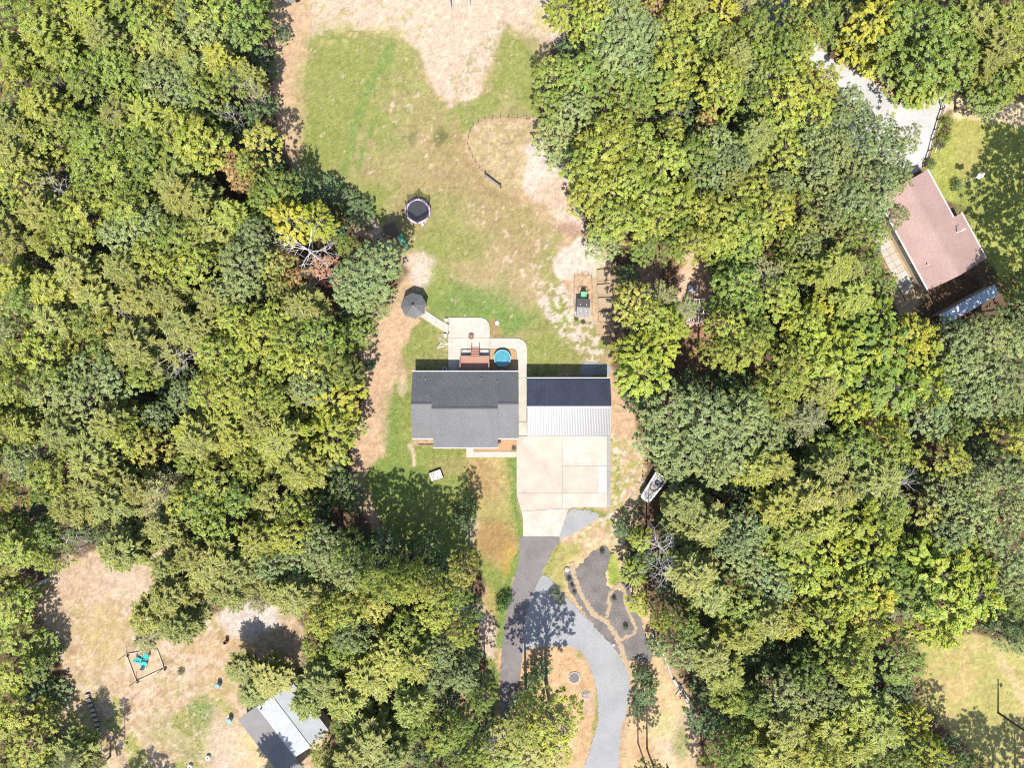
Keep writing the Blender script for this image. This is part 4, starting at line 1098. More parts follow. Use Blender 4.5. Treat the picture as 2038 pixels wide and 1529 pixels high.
# blue lean-to
A, B = W(1868, 627, 2.2), W(1978, 566, 2.2)
lt = empty('lean_to_shed', (A[0], A[1], 0), math.atan2(B[1] - A[1], B[0] - A[0]), 'long low shed roofed in pale blue tin below the brown house', 'shed')
Ls = math.dist(A[:2], B[:2])
panel_slope(lt, (0, 0, 2.45), (Ls, 0, 2.45), (0, -1.75, 2.0), 9, 4, M_blue_tin)
for k in range(4):
    for yy, zz in ((-.1, 2.4), (-1.6, 2.0)): MB().box((.15 + k * (Ls - .3) / 3, yy, zz / 2 - .03), (.1, .1, zz - .08)).build('post', M_wood, lt)
MB().box((Ls / 2, -.05, 1.1), (Ls - .3, .04, 2.1)).build('back_wall', M_wood, lt)
MB().box((2.2, -.55, 2.42), (1.5, .9, .03)).build('patch_sheet', M_flagw, lt)
# flag, bush bed, rail fence, edging
fl_ = empty('flagpole', at(1901, 371), 0, 'white flagpole leaning from the bush on the right lawn with pale flag', 'flagpole')
MB().tube((0, 0, 0), (0, 0, 5.4), .05, .03, 8).build('pole', M_white, fl_); MB().lathe([(.02, 5.4), (.06, 5.45), (.02, 5.5)], 8).build('finial', M_white, fl_)
vs = []; 
for i in range(9):
    x = .06 + 1.25 * i / 8; y = .12 * math.sin(i * 1.1) + .12 * i / 8
    vs += [(x, y + .35, 5.2 - .5 * i / 8), (x, y - .12, 4.5 - .35 * i / 8)]
MB().add(vs, [(2 * i, 2 * i + 2, 2 * i + 3, 2 * i + 1) for i in range(8)]).build('flag', M_flagw, fl_)
rfp = [(1869, 205), (1872, 218), (1866, 238), (1860, 258), (1853, 278), (1848, 300), (1842, 318), (1836, 332)]
rf_ = empty('rail_fence', at(1860, 262), 0, 'brown post and rail fence between white gravel drive and right lawn', 'fence'); c = G(1860, 262)
for p in rfp: g = G(*p); MB().tube((g[0] - c[0], g[1] - c[1], 0), (g[0] - c[0], g[1] - c[1], 1.15), .075, n=8).build('post', M_wood_dark, rf_)
for a, b in zip(rfp[:-1], rfp[1:]):
    A, B = G(*a), G(*b)
    for z in (.5, .95): MB().tube((A[0] - c[0], A[1] - c[1], z), (B[0] - c[0], B[1] - c[1], z + .03), .05, n=6).build('rail', M_wood_dark, rf_)
for p, q, lb in (((1860, 303), (1868, 282), 'thin white edging board on the lawn beside the rail fence, upper'), ((1838, 311), (1855, 318), 'thin white edging board lying near the roof end of the rail fence')):
    A, B = G(*p), G(*q); o = MB().box((0, 0, .06), (math.dist(A, B), .09, .12)).build('edging_board', M_white, None, loc=((A[0] + B[0]) / 2, (A[1] + B[1]) / 2, 0), rz=math.atan2(B[1] - A[1], B[0] - A[0])); tag(o, lb, 'edging')
# lamp pole on the lower right lawn
lp = empty('yard_pole', at(1987, 1420), 0, 'tall dark pole leaning out of frame on the lower right lawn', 'pole')
MB().tube((0, 0, 0), (0, 0, 8.2), .16, .11, 10).build('shaft', M_post, lp); MB().tube((.05, 0, 7.0), (.35, 0, 7.0), .05).build('bracket', M_grey, lp); MB().lathe([(.2, 6.6), (.22, 7.0), (.12, 7.15)], 12, (.42, 0, 0)).build('canister', M_grey, lp)
# ------------------------------------------------------------------ lower left: outbuilding and yard things
kz2 = (CAMH - 2.8) / CAMH
O2 = photo2(511, 1408) * kz2
ax = Vector((.604, -.797)); px_ = Vector((.797, .604))
ob = empty('outbuilding', (O2.x, O2.y, 0), 0, 'white tin roofed outbuilding with grey felt lean-to at the lower left', 'outbuilding')
def ol(t, p, z): q = ax * t + px_ * p; return (q.x, q.y, z)
Lb, Wb, Wl = 126 * S * kz2, 86 * S * kz2, 49 * S * kz2
wl = MB(); P = [(-.0 + .2, -Wl + .25), (Lb - .2, -Wl + .25), (Lb - .2, Wb - .25), (.2, Wb - .25)]
wl.prism([ol(a, b, 0)[:2] for a, b in P], 0, 2.25)
wl.prism([ol(a, b, 0)[:2] for a, b in [(.2, .25), (Lb - .2, .25), (Lb - .2, Wb - .25), (.2, Wb - .25)]], 2.25, 2.72)
for t in (.2, Lb - .2): wl.add([ol(t, .25, 2.7), ol(t, Wb - .25, 2.7), ol(t, Wb / 2, 3.6)], [(0, 1, 2)])
wl.build('wall', M_tan_siding, ob)
panel_slope(ob, ol(0, Wb / 2, 3.75), ol(Lb, Wb / 2, 3.75), ol(0, 0, 2.8), 10, 4, M_white_tin); panel_slope(ob, ol(0, Wb / 2, 3.75), ol(Lb, Wb / 2, 3.75), ol(0, Wb, 2.8), 10, 4, M_white_tin)
strip(ob, ol(0, Wb / 2, 3.76), ol(Lb, Wb / 2, 3.76), .3, M_white_tin, 'ridge_cap')
MB().slab([ol(-.1, -.02, 2.72), ol(Lb + 3, -.02, 2.72), ol(Lb + 3, -Wl, 2.35), ol(-.1, -Wl, 2.35)], .1).build('lean_to_roof', M_grey_felt, ob)
q = ol(.5, .6, 0); MB().tube((q[0], q[1], 2.8), (q[0], q[1], 3.5), .1, n=8).build('flue_pipe', M_black, ob)
for (px, py, lb) in ((460, 1431, 'blue barrel against the grey felt lean-to of the outbuilding'), (437.5, 1362, 'blue barrel under the tree tip, above the other barrel')):
    e = empty('rain_barrel', at(px, py), 0, lb, 'barrel')
    MB().lathe([(.30, 0), (.36, .3), (.36, .65), (.31, .92)], 16).build('drum', M_blue, e); MB().lathe([(.32, .92), (.32, .95), (.02, .96)], 16).build('lid', M_blue, e)
e = empty('burn_barrel', at(452, 1276), 0, 'rusty red burn barrel on bare dirt in the lower left yard', 'barrel')
MB().lathe([(.26, 0), (.27, .85), (.24, .85), (.23, .1)], 14).build('drum', M_rust, e); MB().lathe([(.22, .5), (.02, .52)], 10).build('ash_bed', M_ash, e)
for (px, py, lb) in ((415.5, 1508, 'white ring cover with dark hole, nearer the outbuilding of two'), (380, 1526, 'white ring cover with dark hole at the bottom edge of photo')):
    e = empty('well_cover', at(px, py), 0, lb, 'well cover')
    MB().lathe([(.32, 0), (.32, .45), (.12, .45), (.12, .1)], 18).build('casing', M_white, e); MB().lathe([(.115, .3), (.02, .31)], 10).build('cap', M_black, e)
# timber edged sand square with teal chairs
Q = GP([(252, 1303), (313, 1292), (327, 1331), (272, 1357)]); c = (sum(p[0] for p in Q) / 4, sum(p[1] for p in Q) / 4)
sq = empty('timber_border', (c[0], c[1], 0), 0, 'pale timber border round the sandy square with teal chairs', 'border')
for a, b in zip(Q, Q[1:] + Q[:1]): MB().box(((a[0] + b[0]) / 2 - c[0], (a[1] + b[1]) / 2 - c[1], .08), (math.dist(a, b) - .1, .12, .18), math.atan2(b[1] - a[1], b[0] - a[0])).build('timber', M_log, sq)
for (px, py, lb) in ((252, 1303, 'thin post at the upper left corner of the sandy square'), (272, 1355, 'thin post at the bottom corner of the sandy square'), (326, 1330, 'thin post at the right corner of the sandy square')):
    e = empty('corner_post', at(px, py), 0, lb, 'post', 'posts of the sandy square')
    MB().tube((0, 0, 0), (0, 0, 2.1), .05, n=8).build('pole', M_wood_dark, e)
    MB().lathe([(.15, 0), (.18, .32), (.15, .32), (.13, .06)], 12, (.28, -.15, 0)).build('bucket', M_rust, e)
def adirondack(px, py, rz, lb):
    e = empty('adirondack_chair', at(px, py), rz, lb, 'chair', 'teal chairs in the sandy square')
    MB().slab([(-.3, -.35, .38), (.3, -.35, .38), (.3, .3, .24), (-.3, .3, .24)], .03).build('seat', M_teal, e)
    for k in range(5): MB().slab([(-.29 + .12 * k, .28, .25), (-.19 + .12 * k, .28, .25), (-.2 + .125 * k - .0, .68, 1.0 - .05 * abs(k - 2)), (-.3 + .125 * k, .68, 1.0 - .05 * abs(k - 2))], .02).build('back_slat', M_teal, e)
    for sx in (-.38, .38):
        MB().box((sx, -.02, .56), (.14, .75, .03)).build('armrest', M_teal, e); MB().box((sx * .95, -.32, .27), (.05, .09, .54)).build('leg', M_teal, e); MB().box((sx * .95, .35, .2), (.05, .09, .4)).build('leg', M_teal, e)
adirondack(293, 1306, R(-40), 'teal slatted chair at the upper right of the sandy square group'); adirondack(280, 1314, R(70), 'teal slatted chair at the left of the sandy square group'); adirondack(289, 1321, R(170), 'teal slatted chair at the bottom of the sandy square group')
e = empty('fire_bowl', at(287, 1313), 0, 'dark fire bowl in the middle of the three teal chairs', 'fire pit'); MB().lathe([(.1, 0), (.26, .2), (.32, .32), (.28, .32), (.08, .1)], 14).build('bowl', M_black, e); MB().lathe([(.2, .2), (.02, .24)], 10).build('ash_bed', M_ash, e)
# firewood pile
fwp = empty('firewood_pile', at(186, 1414), R(-72), 'row of split firewood beside the pines at the lower left', 'firewood')
for k in range(22):
    for lv in range(2):
        MB().tube((-2.6 + .25 * k + .12 * lv, -.28 + rk.uniform(-.06, .06), .12 + .21 * lv), (-2.6 + .25 * k + .12 * lv, .28 + rk.uniform(-.06, .06), .12 + .21 * lv), .11, .10, 7).build('log', M_log if (k + lv) % 3 else M_wood_dark, fwp)
# logs on the ground
def log(a, b, r, lb, m=M_log, r1=None, stubs=0):
    A, B = Vector(at(*a, r)), Vector(at(*b, r * .8)); o = MB(); o.tube((0, 0, r), (B.x - A.x, B.y - A.y, r * .8), r, r1 or r * .7, 9)
    d = (B - A)
    for k in range(stubs):
        t = (k + 1) / (stubs + 1); p = d * t; a_ = rk.uniform(0, 6.28); o.tube((p.x, p.y, r), (p.x + .8 * math.cos(a_), p.y + .8 * math.sin(a_), r + .2), r * .35, r * .12, 5)
    ob_ = o.build('fallen_log', m, None, loc=(A.x, A.y, 0)); tag(ob_, lb, 'log')
log((34, 1184), (97, 1152), .27, 'thick pale fallen log at the left edge above the dirt yard', stubs=1)
log((22, 1408), (118, 1362), .09, 'long thin pale pole lying under trees at the lower left', stubs=3)
log((97, 1312), (126, 1302), .08, 'short pale stick by the shade edge of the lower left yard')
log((1296, 1257), (1318, 1300), .16, 'upper dark fallen log on the bank right of the mulch bed', M_bark_grey, stubs=2)
log((1320, 1302), (1338, 1350), .12, 'second thin fallen log down the bank right of mulch bed', M_bark_grey, stubs=1)
log((1340, 1352), (1372, 1402), .24, 'thick bleached fallen log on the bank below the mulch bed', stubs=2)
log((1350, 1362), (1384, 1412), .15, 'bleached fallen log alongside the thickest one on the bank')
log((1368, 1400), (1392, 1455), .17, 'lowest bleached fallen log on the bank near the lower trees', stubs=2)
log((1345, 1385), (1358, 1366), .1, 'short bleached branch crossing the fallen logs on the bank')
# black tub in the front woods, edging, roof corner at the top, white posts at the top
e = empty('round_tub', at(949, 1415), 0, 'round black tub in the shade left of the asphalt drive', 'tub'); MB().lathe([(.42, 0), (.5, .42), (.44, .42), (.38, .08)], 18).build('shell', M_black, e); MB().lathe([(.4, .3), (.02, .3)], 14).build('contents', M_blue, e)
log((937, 1242), (953, 1203), .10, 'white edging pole curving beside the lawn left of the asphalt drive', M_white)
e = empty('grey_trailer', at(588, -9), R(25), 'dark grey trailer roof corner at the top edge of photo', 'trailer'); MB().box((0, 0, 1.0), (3.2, 1.9, 1.1)).build('body', M_grey, e); MB().box((0, 0, 1.58), (3.3, 2.0, .05)).build('roof', M_grey, e)
for sy in (-.95, .95): MB().tube((0, sy - .1, .33), (0, sy + .1, .33), .33, n=14).build('wheel', M_black, e)
for (px, py, lb) in ((897, 18, 'left pale trunk stub on sand at the top edge'), (934, 11, 'right pale trunk stub on sand at the top edge')):
    e = empty('bare_trunk', at(px, py), 0, lb, 'tree trunk'); MB().tube((0, 0, 0), (.05, 0, 9), .2, .1, 9).build('trunk', M_bark_grey, e)
    for k in range(4):
        a = k * 1.9; MB().tube((.03, 0, 6 + k * .7), (1.2 * math.cos(a), 1.2 * math.sin(a), 7 + k * .7), .06, .02, 6).build('branch', M_bark_grey, e)
o = MB().slab([(-1.0, -.5, .5), (.7, -.7, .45), (1.0, .6, .7), (-.8, .7, .6)], .03).build('red_tarp', M_red, None, loc=at(1637, 232)); tag(o, 'dull red tarp showing between trees left of the white gravel', 'tarp')
# pots in mulch bed
for i, (px, py, lb) in enumerate(((1133, 1152, 'topmost small dark shrub in the left tongue of the mulch bed'), (1139, 1164, 'middle small dark shrub in the left tongue of the mulch bed'), (1143, 1178, 'lowest small dark shrub in the left tongue of the mulch bed'))):
    pass
# ------------------------------------------------------------------ foliage
def leaf_material(name, translucency=.30, rough=.6):
    m = bpy.data.materials.new(name); m.use_nodes = True
    nt = m.node_tree; nt.nodes.remove(nt.nodes['Principled BSDF'])
    out = nt.nodes['Material Output']
    oi = nt.nodes.new('ShaderNodeObjectInfo')
    at_ = nt.nodes.new('ShaderNodeAttribute'); at_.attribute_name = 'tint'
    sep = nt.nodes.new('ShaderNodeSeparateColor'); nt.links.new(at_.outputs['Color'], sep.inputs[0])
    hs_ = nt.nodes.new('ShaderNodeHueSaturation')
    nt.links.new(oi.outputs['Color'], hs_.inputs['Color'])
    nt.links.new(sep.outputs[0], hs_.inputs['Hue']); nt.links.new(sep.outputs[1], hs_.inputs['Value']); nt.links.new(sep.outputs[2], hs_.inputs['Saturation'])
    d = nt.nodes.new('ShaderNodeBsdfDiffuse'); t = nt.nodes.new('ShaderNodeBsdfTranslucent'); g = nt.nodes.new('ShaderNodeBsdfGlossy')
    g.inputs['Roughness'].default_value = rough; g.inputs['Color'].default_value = (1, 1, 1, 1)
    nt.links.new(hs_.outputs[0], d.inputs['Color']); nt.links.new(hs_.outputs[0], t.inputs['Color'])
    m1 = nt.nodes.new('ShaderNodeMixShader'); m1.inputs[0].default_value = translucency
    nt.links.new(d.outputs[0], m1.inputs[1]); nt.links.new(t.outputs[0], m1.inputs[2])
    m2 = nt.nodes.new('ShaderNodeMixShader'); m2.inputs[0].default_value = .025
    nt.links.new(m1.outputs[0], m2.inputs[1]); nt.links.new(g.outputs[0], m2.inputs[2])
    nt.links.new(m2.outputs[0], out.inputs[0])
    return m
M_leaf = leaf_material('leaf', .22)
M_needle = leaf_material('needle', .18, .55)

def unit(a): return a / np.maximum(1e-6, np.linalg.norm(a, axis=-1, keepdims=True))

def leaves_mesh(name, P, N, A, L, Wd, tint, m):
    """one folded diamond per leaf"""
    N = unit(N); A = unit(A - N * np.sum(A * N, -1, keepdims=True)); B = np.cross(N, A)
    L = L[:, None]; Wd = Wd[:, None]
    base = P - A * L * .5; tip = P + A * L * .5 - N * L * .08
    l = P + B * Wd * .5 + A * L * .05 + N * Wd * .12; r = P - B * Wd * .5 + A * L * .05 + N * Wd * .12
    V = np.stack([base, r, tip, l], 1).reshape(-1, 3)
    F = np.arange(len(P) * 4).reshape(-1, 4)
    me = np_mesh(name, V, F)
    at_ = me.color_attributes.new('tint', 'FLOAT_COLOR', 'POINT')
    c = np.ones((len(P), 4, 4), np.float32); c[:, :, :3] = tint[:, None, :]
    at_.data.foreach_set('color', c.ravel())
    me.materials.append(m)
    return me

def limb_mesh(name, segs, m):
    mb = MB()
    for a, b, r0, r1, n in segs: mb.tube(a, b, r0, r1, n, cap=False)
    me = bpy.data.meshes.new(name); me.from_pydata(mb.v, [], mb.f); me.update(); me.materials.append(m)
    return me

def tints(g, cl, ncl, vh=.02, vv=.22):
    """per leaf hue / value / saturation with a drift shared inside each clump"""
    ch = g.normal(0, vh, ncl)[cl]; cv = g.normal(0, vv * .5, ncl)[cl]
    n = len(cl)
    t = np.empty((n, 3), np.float32)
    t[:, 0] = .5 + ch + g.normal(0, vh * .6, n); t[:, 1] = np.clip(1 + cv + g.normal(0, vv * .6, n), .45, 1.8); t[:, 2] = np.clip(1 + g.normal(0, .12, n), .6, 1.3)
    return t

def sphere_dirs(g, n, zmin=-.25):
    i = np.arange(n) + .5
    z = 1 - (1 - zmin) * i / n; ph = i * 2.39996 + g.uniform(0, 6.28)
    r = np.sqrt(np.maximum(0, 1 - z * z))
    d = np.stack([r * np.cos(ph), r * np.sin(ph), z], -1) + g.normal(0, .16, (n, 3))
    return unit(d)

def darts(g, r, spacing, n=4000):
    """points in a disc, no two closer than spacing"""
    pts = []
    for _ in range(n):
        a = g.uniform(0, 6.2832); q = r * math.sqrt(g.random()); x, y = q * math.cos(a), q * math.sin(a)
        if all((x - u) ** 2 + (y - v) ** 2 > spacing * spacing for u, v in pts): pts.append((x, y))
    return pts

def oak(seed, Rc=3.0, H=15.0, depth=4.2, nl=9, sp=.74, nlf=66, ll=.195, rcl=.38, rough=.6, under=1):
    """a lobed dome of separate leaf tufts with dark gaps between, a second layer lower down"""
    g = np.random.default_rng(seed)
    lob = []
    for i in range(nl):
        rr = Rc * .72 * math.sqrt((i + .3) / nl); ph = i * 2.39996 + g.uniform(-.4, .4)
        lob.append((rr * math.cos(ph), rr * math.sin(ph), Rc * g.uniform(.34, .48), g.uniform(-.5, .5)))
    ps = g.uniform(0, 6.28, 3)
    def edge(x, y):
        ph = math.atan2(y, x); return Rc * (1 + .10 * math.sin(3 * ph + ps[0]) + .08 * math.sin(5 * ph + ps[1]) + .05 * math.sin(9 * ph + ps[2]))
    def height(x, y):
        e = edge(x, y); q = math.hypot(x, y) / e
        dome = H - depth + depth * .95 * math.sqrt(max(0, 1 - min(1, q) ** 2))
        best = -1e9
        for (lx, ly, lr, lz) in lob:
            d2 = ((x - lx) ** 2 + (y - ly) ** 2) / lr ** 2
            if d2 < 1: best = max(best, math.sqrt(1 - d2) * lr * .9 + lz)
        return dome + (max(best, -.9) if best > -1e8 else -.9)
    cl = []
    for (x, y) in darts(g, Rc * 1.12, sp):
        if math.hypot(x, y) > edge(x, y): continue
        cl.append((x, y, height(x, y) - .5 + g.uniform(-rough, rough * .6), 1.0))
    if under:
        for (x, y) in darts(g, Rc * 1.0, sp * .95):
            if math.hypot(x, y) > edge(x, y): continue
            cl.append((x, y, height(x, y) - 1.5 + g.uniform(-.7, .3), .95))
        for (x, y) in darts(g, Rc * .9, sp * 1.3): cl.append((x, y, H - depth - g.uniform(.0, 1.6), 1.0))
    P, N, A, CL = [], [], [], []
    for k, (x, y, z, s) in enumerate(cl):
        rc = rcl * s * g.uniform(.72, 1.25); m = int(nlf * (rc / rcl) ** 2)
        ns = g.integers(3, 6); sc = g.normal(0, .52, (ns, 3)) * rc * np.array([1, 1, .55]) * (np.array([1.3, .8, 1]) if g.random() < .5 else np.array([.8, 1.3, 1]))
        off = sc[g.integers(0, ns, m)] + g.normal(0, .26, (m, 3)) * rc * np.array([1, 1, .6])
        outd = unit(np.array([x, y, 0]) / Rc + np.array([0, 0, .6]))
        P.append(np.array([x, y, z]) + off)
        N.append(.35 * outd + np.array([0, 0, .85]) + .55 * off / rc * np.array([1, 1, 0]) + g.normal(0, .25, (m, 3)))
        A.append(unit(off * np.array([1, 1, .3])) + g.normal(0, .35, (m, 3)) + np.array([0, 0, -.2])); CL.append(np.full(m, k))
    P = np.concatenate(P); N = np.concatenate(N); A = np.concatenate(A); CL = np.concatenate(CL); n = len(P)
    L = g.uniform(.75, 1.25, n) * ll; Wd = L * g.uniform(.62, .85, n)
    crown = leaves_mesh('crown', P, N, A, L, Wd, tints(g, CL, len(cl), .010, .13), M_leaf)
    lean = g.normal(0, .25, 2); zf = H - depth * 1.15
    segs = [((0, 0, -.2), (lean[0] * .5, lean[1] * .5, zf * .6), .24, .18, 8), ((lean[0] * .5, lean[1] * .5, zf * .6), (lean[0], lean[1], zf), .18, .14, 8)]
    for (x, y, lr, lz) in lob:
        zj = zf * g.uniform(.75, 1.0); z = height(x, y) - 1.4; mid = (x * .5 + g.normal(0, .15), y * .5 + g.normal(0, .15), zj + (z - zj) * .6)
        segs.append(((lean[0], lean[1], zj), mid, .08, .05, 5)); segs.append((mid, (x, y, z), .05, .02, 4))
        for _ in range(3): segs.append(((x, y, z - .3), (x + g.normal(0, .6), y + g.normal(0, .6), z + .7), .022, .008, 3))
    return crown, limb_mesh('trunk', segs, M_bark)

def maple(seed, Rc=3.0, H=15.0, depth=5.0, ncl=150, nlf=46, ll=.33):
    """an even dome of drooping pointed sprays"""
    g = np.random.default_rng(seed)
    d = sphere_dirs(g, ncl, -.05)
    ph = np.arctan2(d[:, 1], d[:, 0]); ps = g.uniform(0, 6.28, 3)
    lob = 1 + .13 * np.sin(3 * ph + ps[0]) + .10 * np.sin(5 * ph + ps[1]) + .06 * np.sin(8 * ph + ps[2])
    rad = g.choice([1.0, .84, .66], ncl, p=[.55, .28, .17]) * g.uniform(.88, 1.08, ncl) * lob
    c = d * rad[:, None] * np.array([Rc, Rc, depth]) + np.array([0, 0, H - depth])
    P, N, A, CL = [], [], [], []
    out = unit(d * np.array([1, 1, .25]))
    for j in range(ncl):
        m = int(nlf * g.uniform(.7, 1.25)); s = g.uniform(.36, .54)
        u = g.uniform(-.6, 1.1, m)[:, None]
        side = np.cross(out[j], [0, 0, 1])
        w = g.normal(0, .30, m)[:, None]
        off = out[j] * u * s + side * w * s * (1.1 - .5 * np.abs(u)) + np.array([0, 0, 1]) * (g.normal(0, .12, m)[:, None] - .30 * u * u) * s
        P.append(c[j] + off)
        N.append(np.array([0, 0, .9]) + .45 * d[j] + g.normal(0, .32, (m, 3)))
        A.append(out[j] + side * w * .9 + np.array([0, 0, -.35]) + g.normal(0, .25, (m, 3))); CL.append(np.full(m, j))
    P = np.concatenate(P); N = np.concatenate(N); A = np.concatenate(A); CL = np.concatenate(CL); n = len(P)
    L = g.uniform(.7, 1.25, n) * ll; Wd = L * g.uniform(.38, .55, n)
    crown = leaves_mesh('crown', P, N, A, L, Wd, tints(g, CL, ncl, .010, .13), M_leaf)
    segs = [((0, 0, -.2), (0, 0, H * .55), .22, .15, 8), ((0, 0, H * .55), (g.normal(0, .2), g.normal(0, .2), H - .8), .15, .03, 6)]
    for j in range(0, ncl, 5):
        zj = max(H * .4, c[j][2] - g.uniform(1, 3)); segs.append(((0, 0, min(zj, H - 1.2)), tuple(c[j]), .05, .015, 4))
    return crown, limb_mesh('trunk', segs, M_bark)

def pine(seed, Rc=2.8, H=16.0, top=.45, nw=10, per=7, dens=1.0, bare=False):
    g = np.random.default_rng(seed)
    P, N, A, CL, LL = [], [], [], [], []
    segs = [((0, 0, -.2), (0, 0, H * .6), .2, .12, 8), ((0, 0, H * .6), (g.normal(0, .15), g.normal(0, .15), H), .12, .03, 6)]
    k = 0
    for wv in range(nw):
        t = wv / (nw - 1); z = H * top + (H * (1 - top) - .2) * t
        prof = (1 - t ** 2.2) ** .5 * .92 + .12
        if t < .25: prof *= .75 + t
        for b in range(per if t < .9 else 5):
            ph = 2 * math.pi * b / per + wv * 1.1 + g.uniform(-.3, .3)
            Lb = Rc * prof * g.uniform(.72, 1.12); el = g.uniform(.05, .35) + .55 * t ** 2
            dirh = np.array([math.cos(ph), math.sin(ph), 0.]); side = np.array([-math.sin(ph), math.cos(ph), 0.])
            dv = dirh * math.cos(el) + np.array([0, 0, math.sin(el)])
            o = np.array([0, 0, z]); e = o + dv * Lb
            segs.append((tuple(o), tuple(e), .04, .01, 4))
            if bare and g.random() < .25: continue
            ns = max(2, int(Lb / .24))
            for s in range(ns + 1):
                u = .28 + .72 * s / ns
                for sg in (-1, 1):
                    tl = (.34 + .42 * (1 - u) + .2 * g.random()) * min(1, Rc / 2.6)
                    q0 = o + dv * Lb * u
                    td = unit(dirh * .75 + side * sg * g.uniform(.5, 1.0) + np.array([0, 0, g.uniform(.1, .55)]))
                    m = int(7 * dens)
                    tt = g.uniform(.15, 1.05, m)[:, None]
                    P.append(q0 + td * tl * tt + g.normal(0, .05, (m, 3)))
                    A.append(td + g.normal(0, .26, (m, 3)) + np.array([0, 0, .05]))
                    N.append(np.array([0, 0, 1.]) + g.normal(0, .35, (m, 3))); CL.append(np.full(m, k))
                k += 1
    P = np.concatenate(P); N = np.concatenate(N); A = np.concatenate(A); CL = np.concatenate(CL); n = len(P)
    L = g.uniform(.7, 1.3, n) * .46; Wd = L * g.uniform(.17, .28, n)
    crown = leaves_mesh('crown', P, N, A, L, Wd, tints(g, CL, k, .008, .14), M_needle)
    return crown, limb_mesh('trunk', segs, M_bark)

def dead(seed, H=11.0, Rc=2.6, fan=1.0, n1=17):
    g = np.random.default_rng(seed)
    stem = [((0, 0, -.2), (.1, 0, H * .5), .2, .14, 8), ((.1, 0, H * .5), (.2, .1, H), .14, .03, 6)]; segs = []; limbs = []
    def grow(p, d, L, r, lv):
        q = p
        for s in range(3):
            d = unit(d + g.normal(0, .16, 3)); e = q + d * L / 3
            segs.append((tuple(q), tuple(e), r * (1 - s * .22), r * (1 - (s + 1) * .22), 5 if lv < 1 else 4)); q = e
            if lv < 3 and (s > 0 or lv == 0):
                for b in range(2):
                    dd = unit(d + g.normal(0, .65, 3)); grow(q, dd, L * g.uniform(.4, .62), r * .45, lv + 1)
    for i in range(n1):
        z = H * (.42 + .56 * i / n1); ph = i * 2.4 + g.uniform(-.4, .4)
        L = Rc * fan * (1.1 - .55 * (z / H - .4)) * g.uniform(.7, 1.15)
        grow(np.array([.1, 0, z]), np.array([math.cos(ph), math.sin(ph), g.uniform(.25, .8)]), L, .05, 1)
        limbs.append(limb_mesh('branch', segs, M_bark_grey)); segs.clear()
    return limbs, limb_mesh('trunk', stem, M_bark_grey)

def shrub(seed, Rc=.8, H=1.3, n=18, ll=.16):
    g = np.random.default_rng(seed)
    d = sphere_dirs(g, n, -.1); c = d * np.array([Rc, Rc, H * .6]) * g.uniform(.6, 1.0, (n, 1)) + np.array([0, 0, H * .4])
    P, N, A, CL = [], [], [], []
    for j in range(n):
        m = 26; off = g.normal(0, .5, (m, 3)) * Rc * .36
        P.append(c[j] + off); N.append(d[j] * .6 + np.array([0, 0, .7]) + g.normal(0, .4, (m, 3))); A.append(off + g.normal(0, .1, (m, 3))); CL.append(np.full(m, j))
    P = np.concatenate(P); P[:, 2] = np.maximum(P[:, 2], .05); N = np.concatenate(N); A = np.concatenate(A); CL = np.concatenate(CL); q = len(P)
    L = g.uniform(.7, 1.3, q) * ll; crown = leaves_mesh('foliage', P, N, A, L, L * .6, tints(g, CL, n), M_leaf)
    segs = [((0, 0, 0), (g.normal(0, .1), g.normal(0, .1), H * .6), .03, .015, 5)] + [((0, 0, .1), tuple(c[j]), .018, .006, 4) for j in range(0, n, 3)]
    return crown, limb_mesh('stem', segs, M_bark)

OAK = [oak(100 + i) for i in range(6)] + [oak(120 + i, sp=.84, rcl=.44, rough=.75, nl=7, nlf=80, ll=.2) for i in range(4)]
OAKBIG = [oak(140 + i, sp=.66, rcl=.34, nlf=52, ll=.19, depth=3.4, nl=14, rough=.4) for i in range(5)]
MAPLE = [maple(200 + i) for i in range(6)]
PINE = [pine(300 + i) for i in range(6)] + [pine(320 + i, nw=8, per=8, top=.55) for i in range(3)]
SPARSE = [pine(340 + i, nw=8, per=6, top=.55, dens=.6, bare=True) for i in range(3)]
DEAD = [dead(400 + i) for i in range(4)]
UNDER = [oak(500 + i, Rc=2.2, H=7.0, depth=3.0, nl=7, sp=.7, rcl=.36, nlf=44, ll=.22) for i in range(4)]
GIANT = [oak(700 + i, Rc=7.5, H=16.0, depth=6.5, nl=18, sp=.95, rcl=.5, nlf=40, ll=.3) for i in range(2)]
SHRUB = [shrub(600 + i) for i in range(4)]

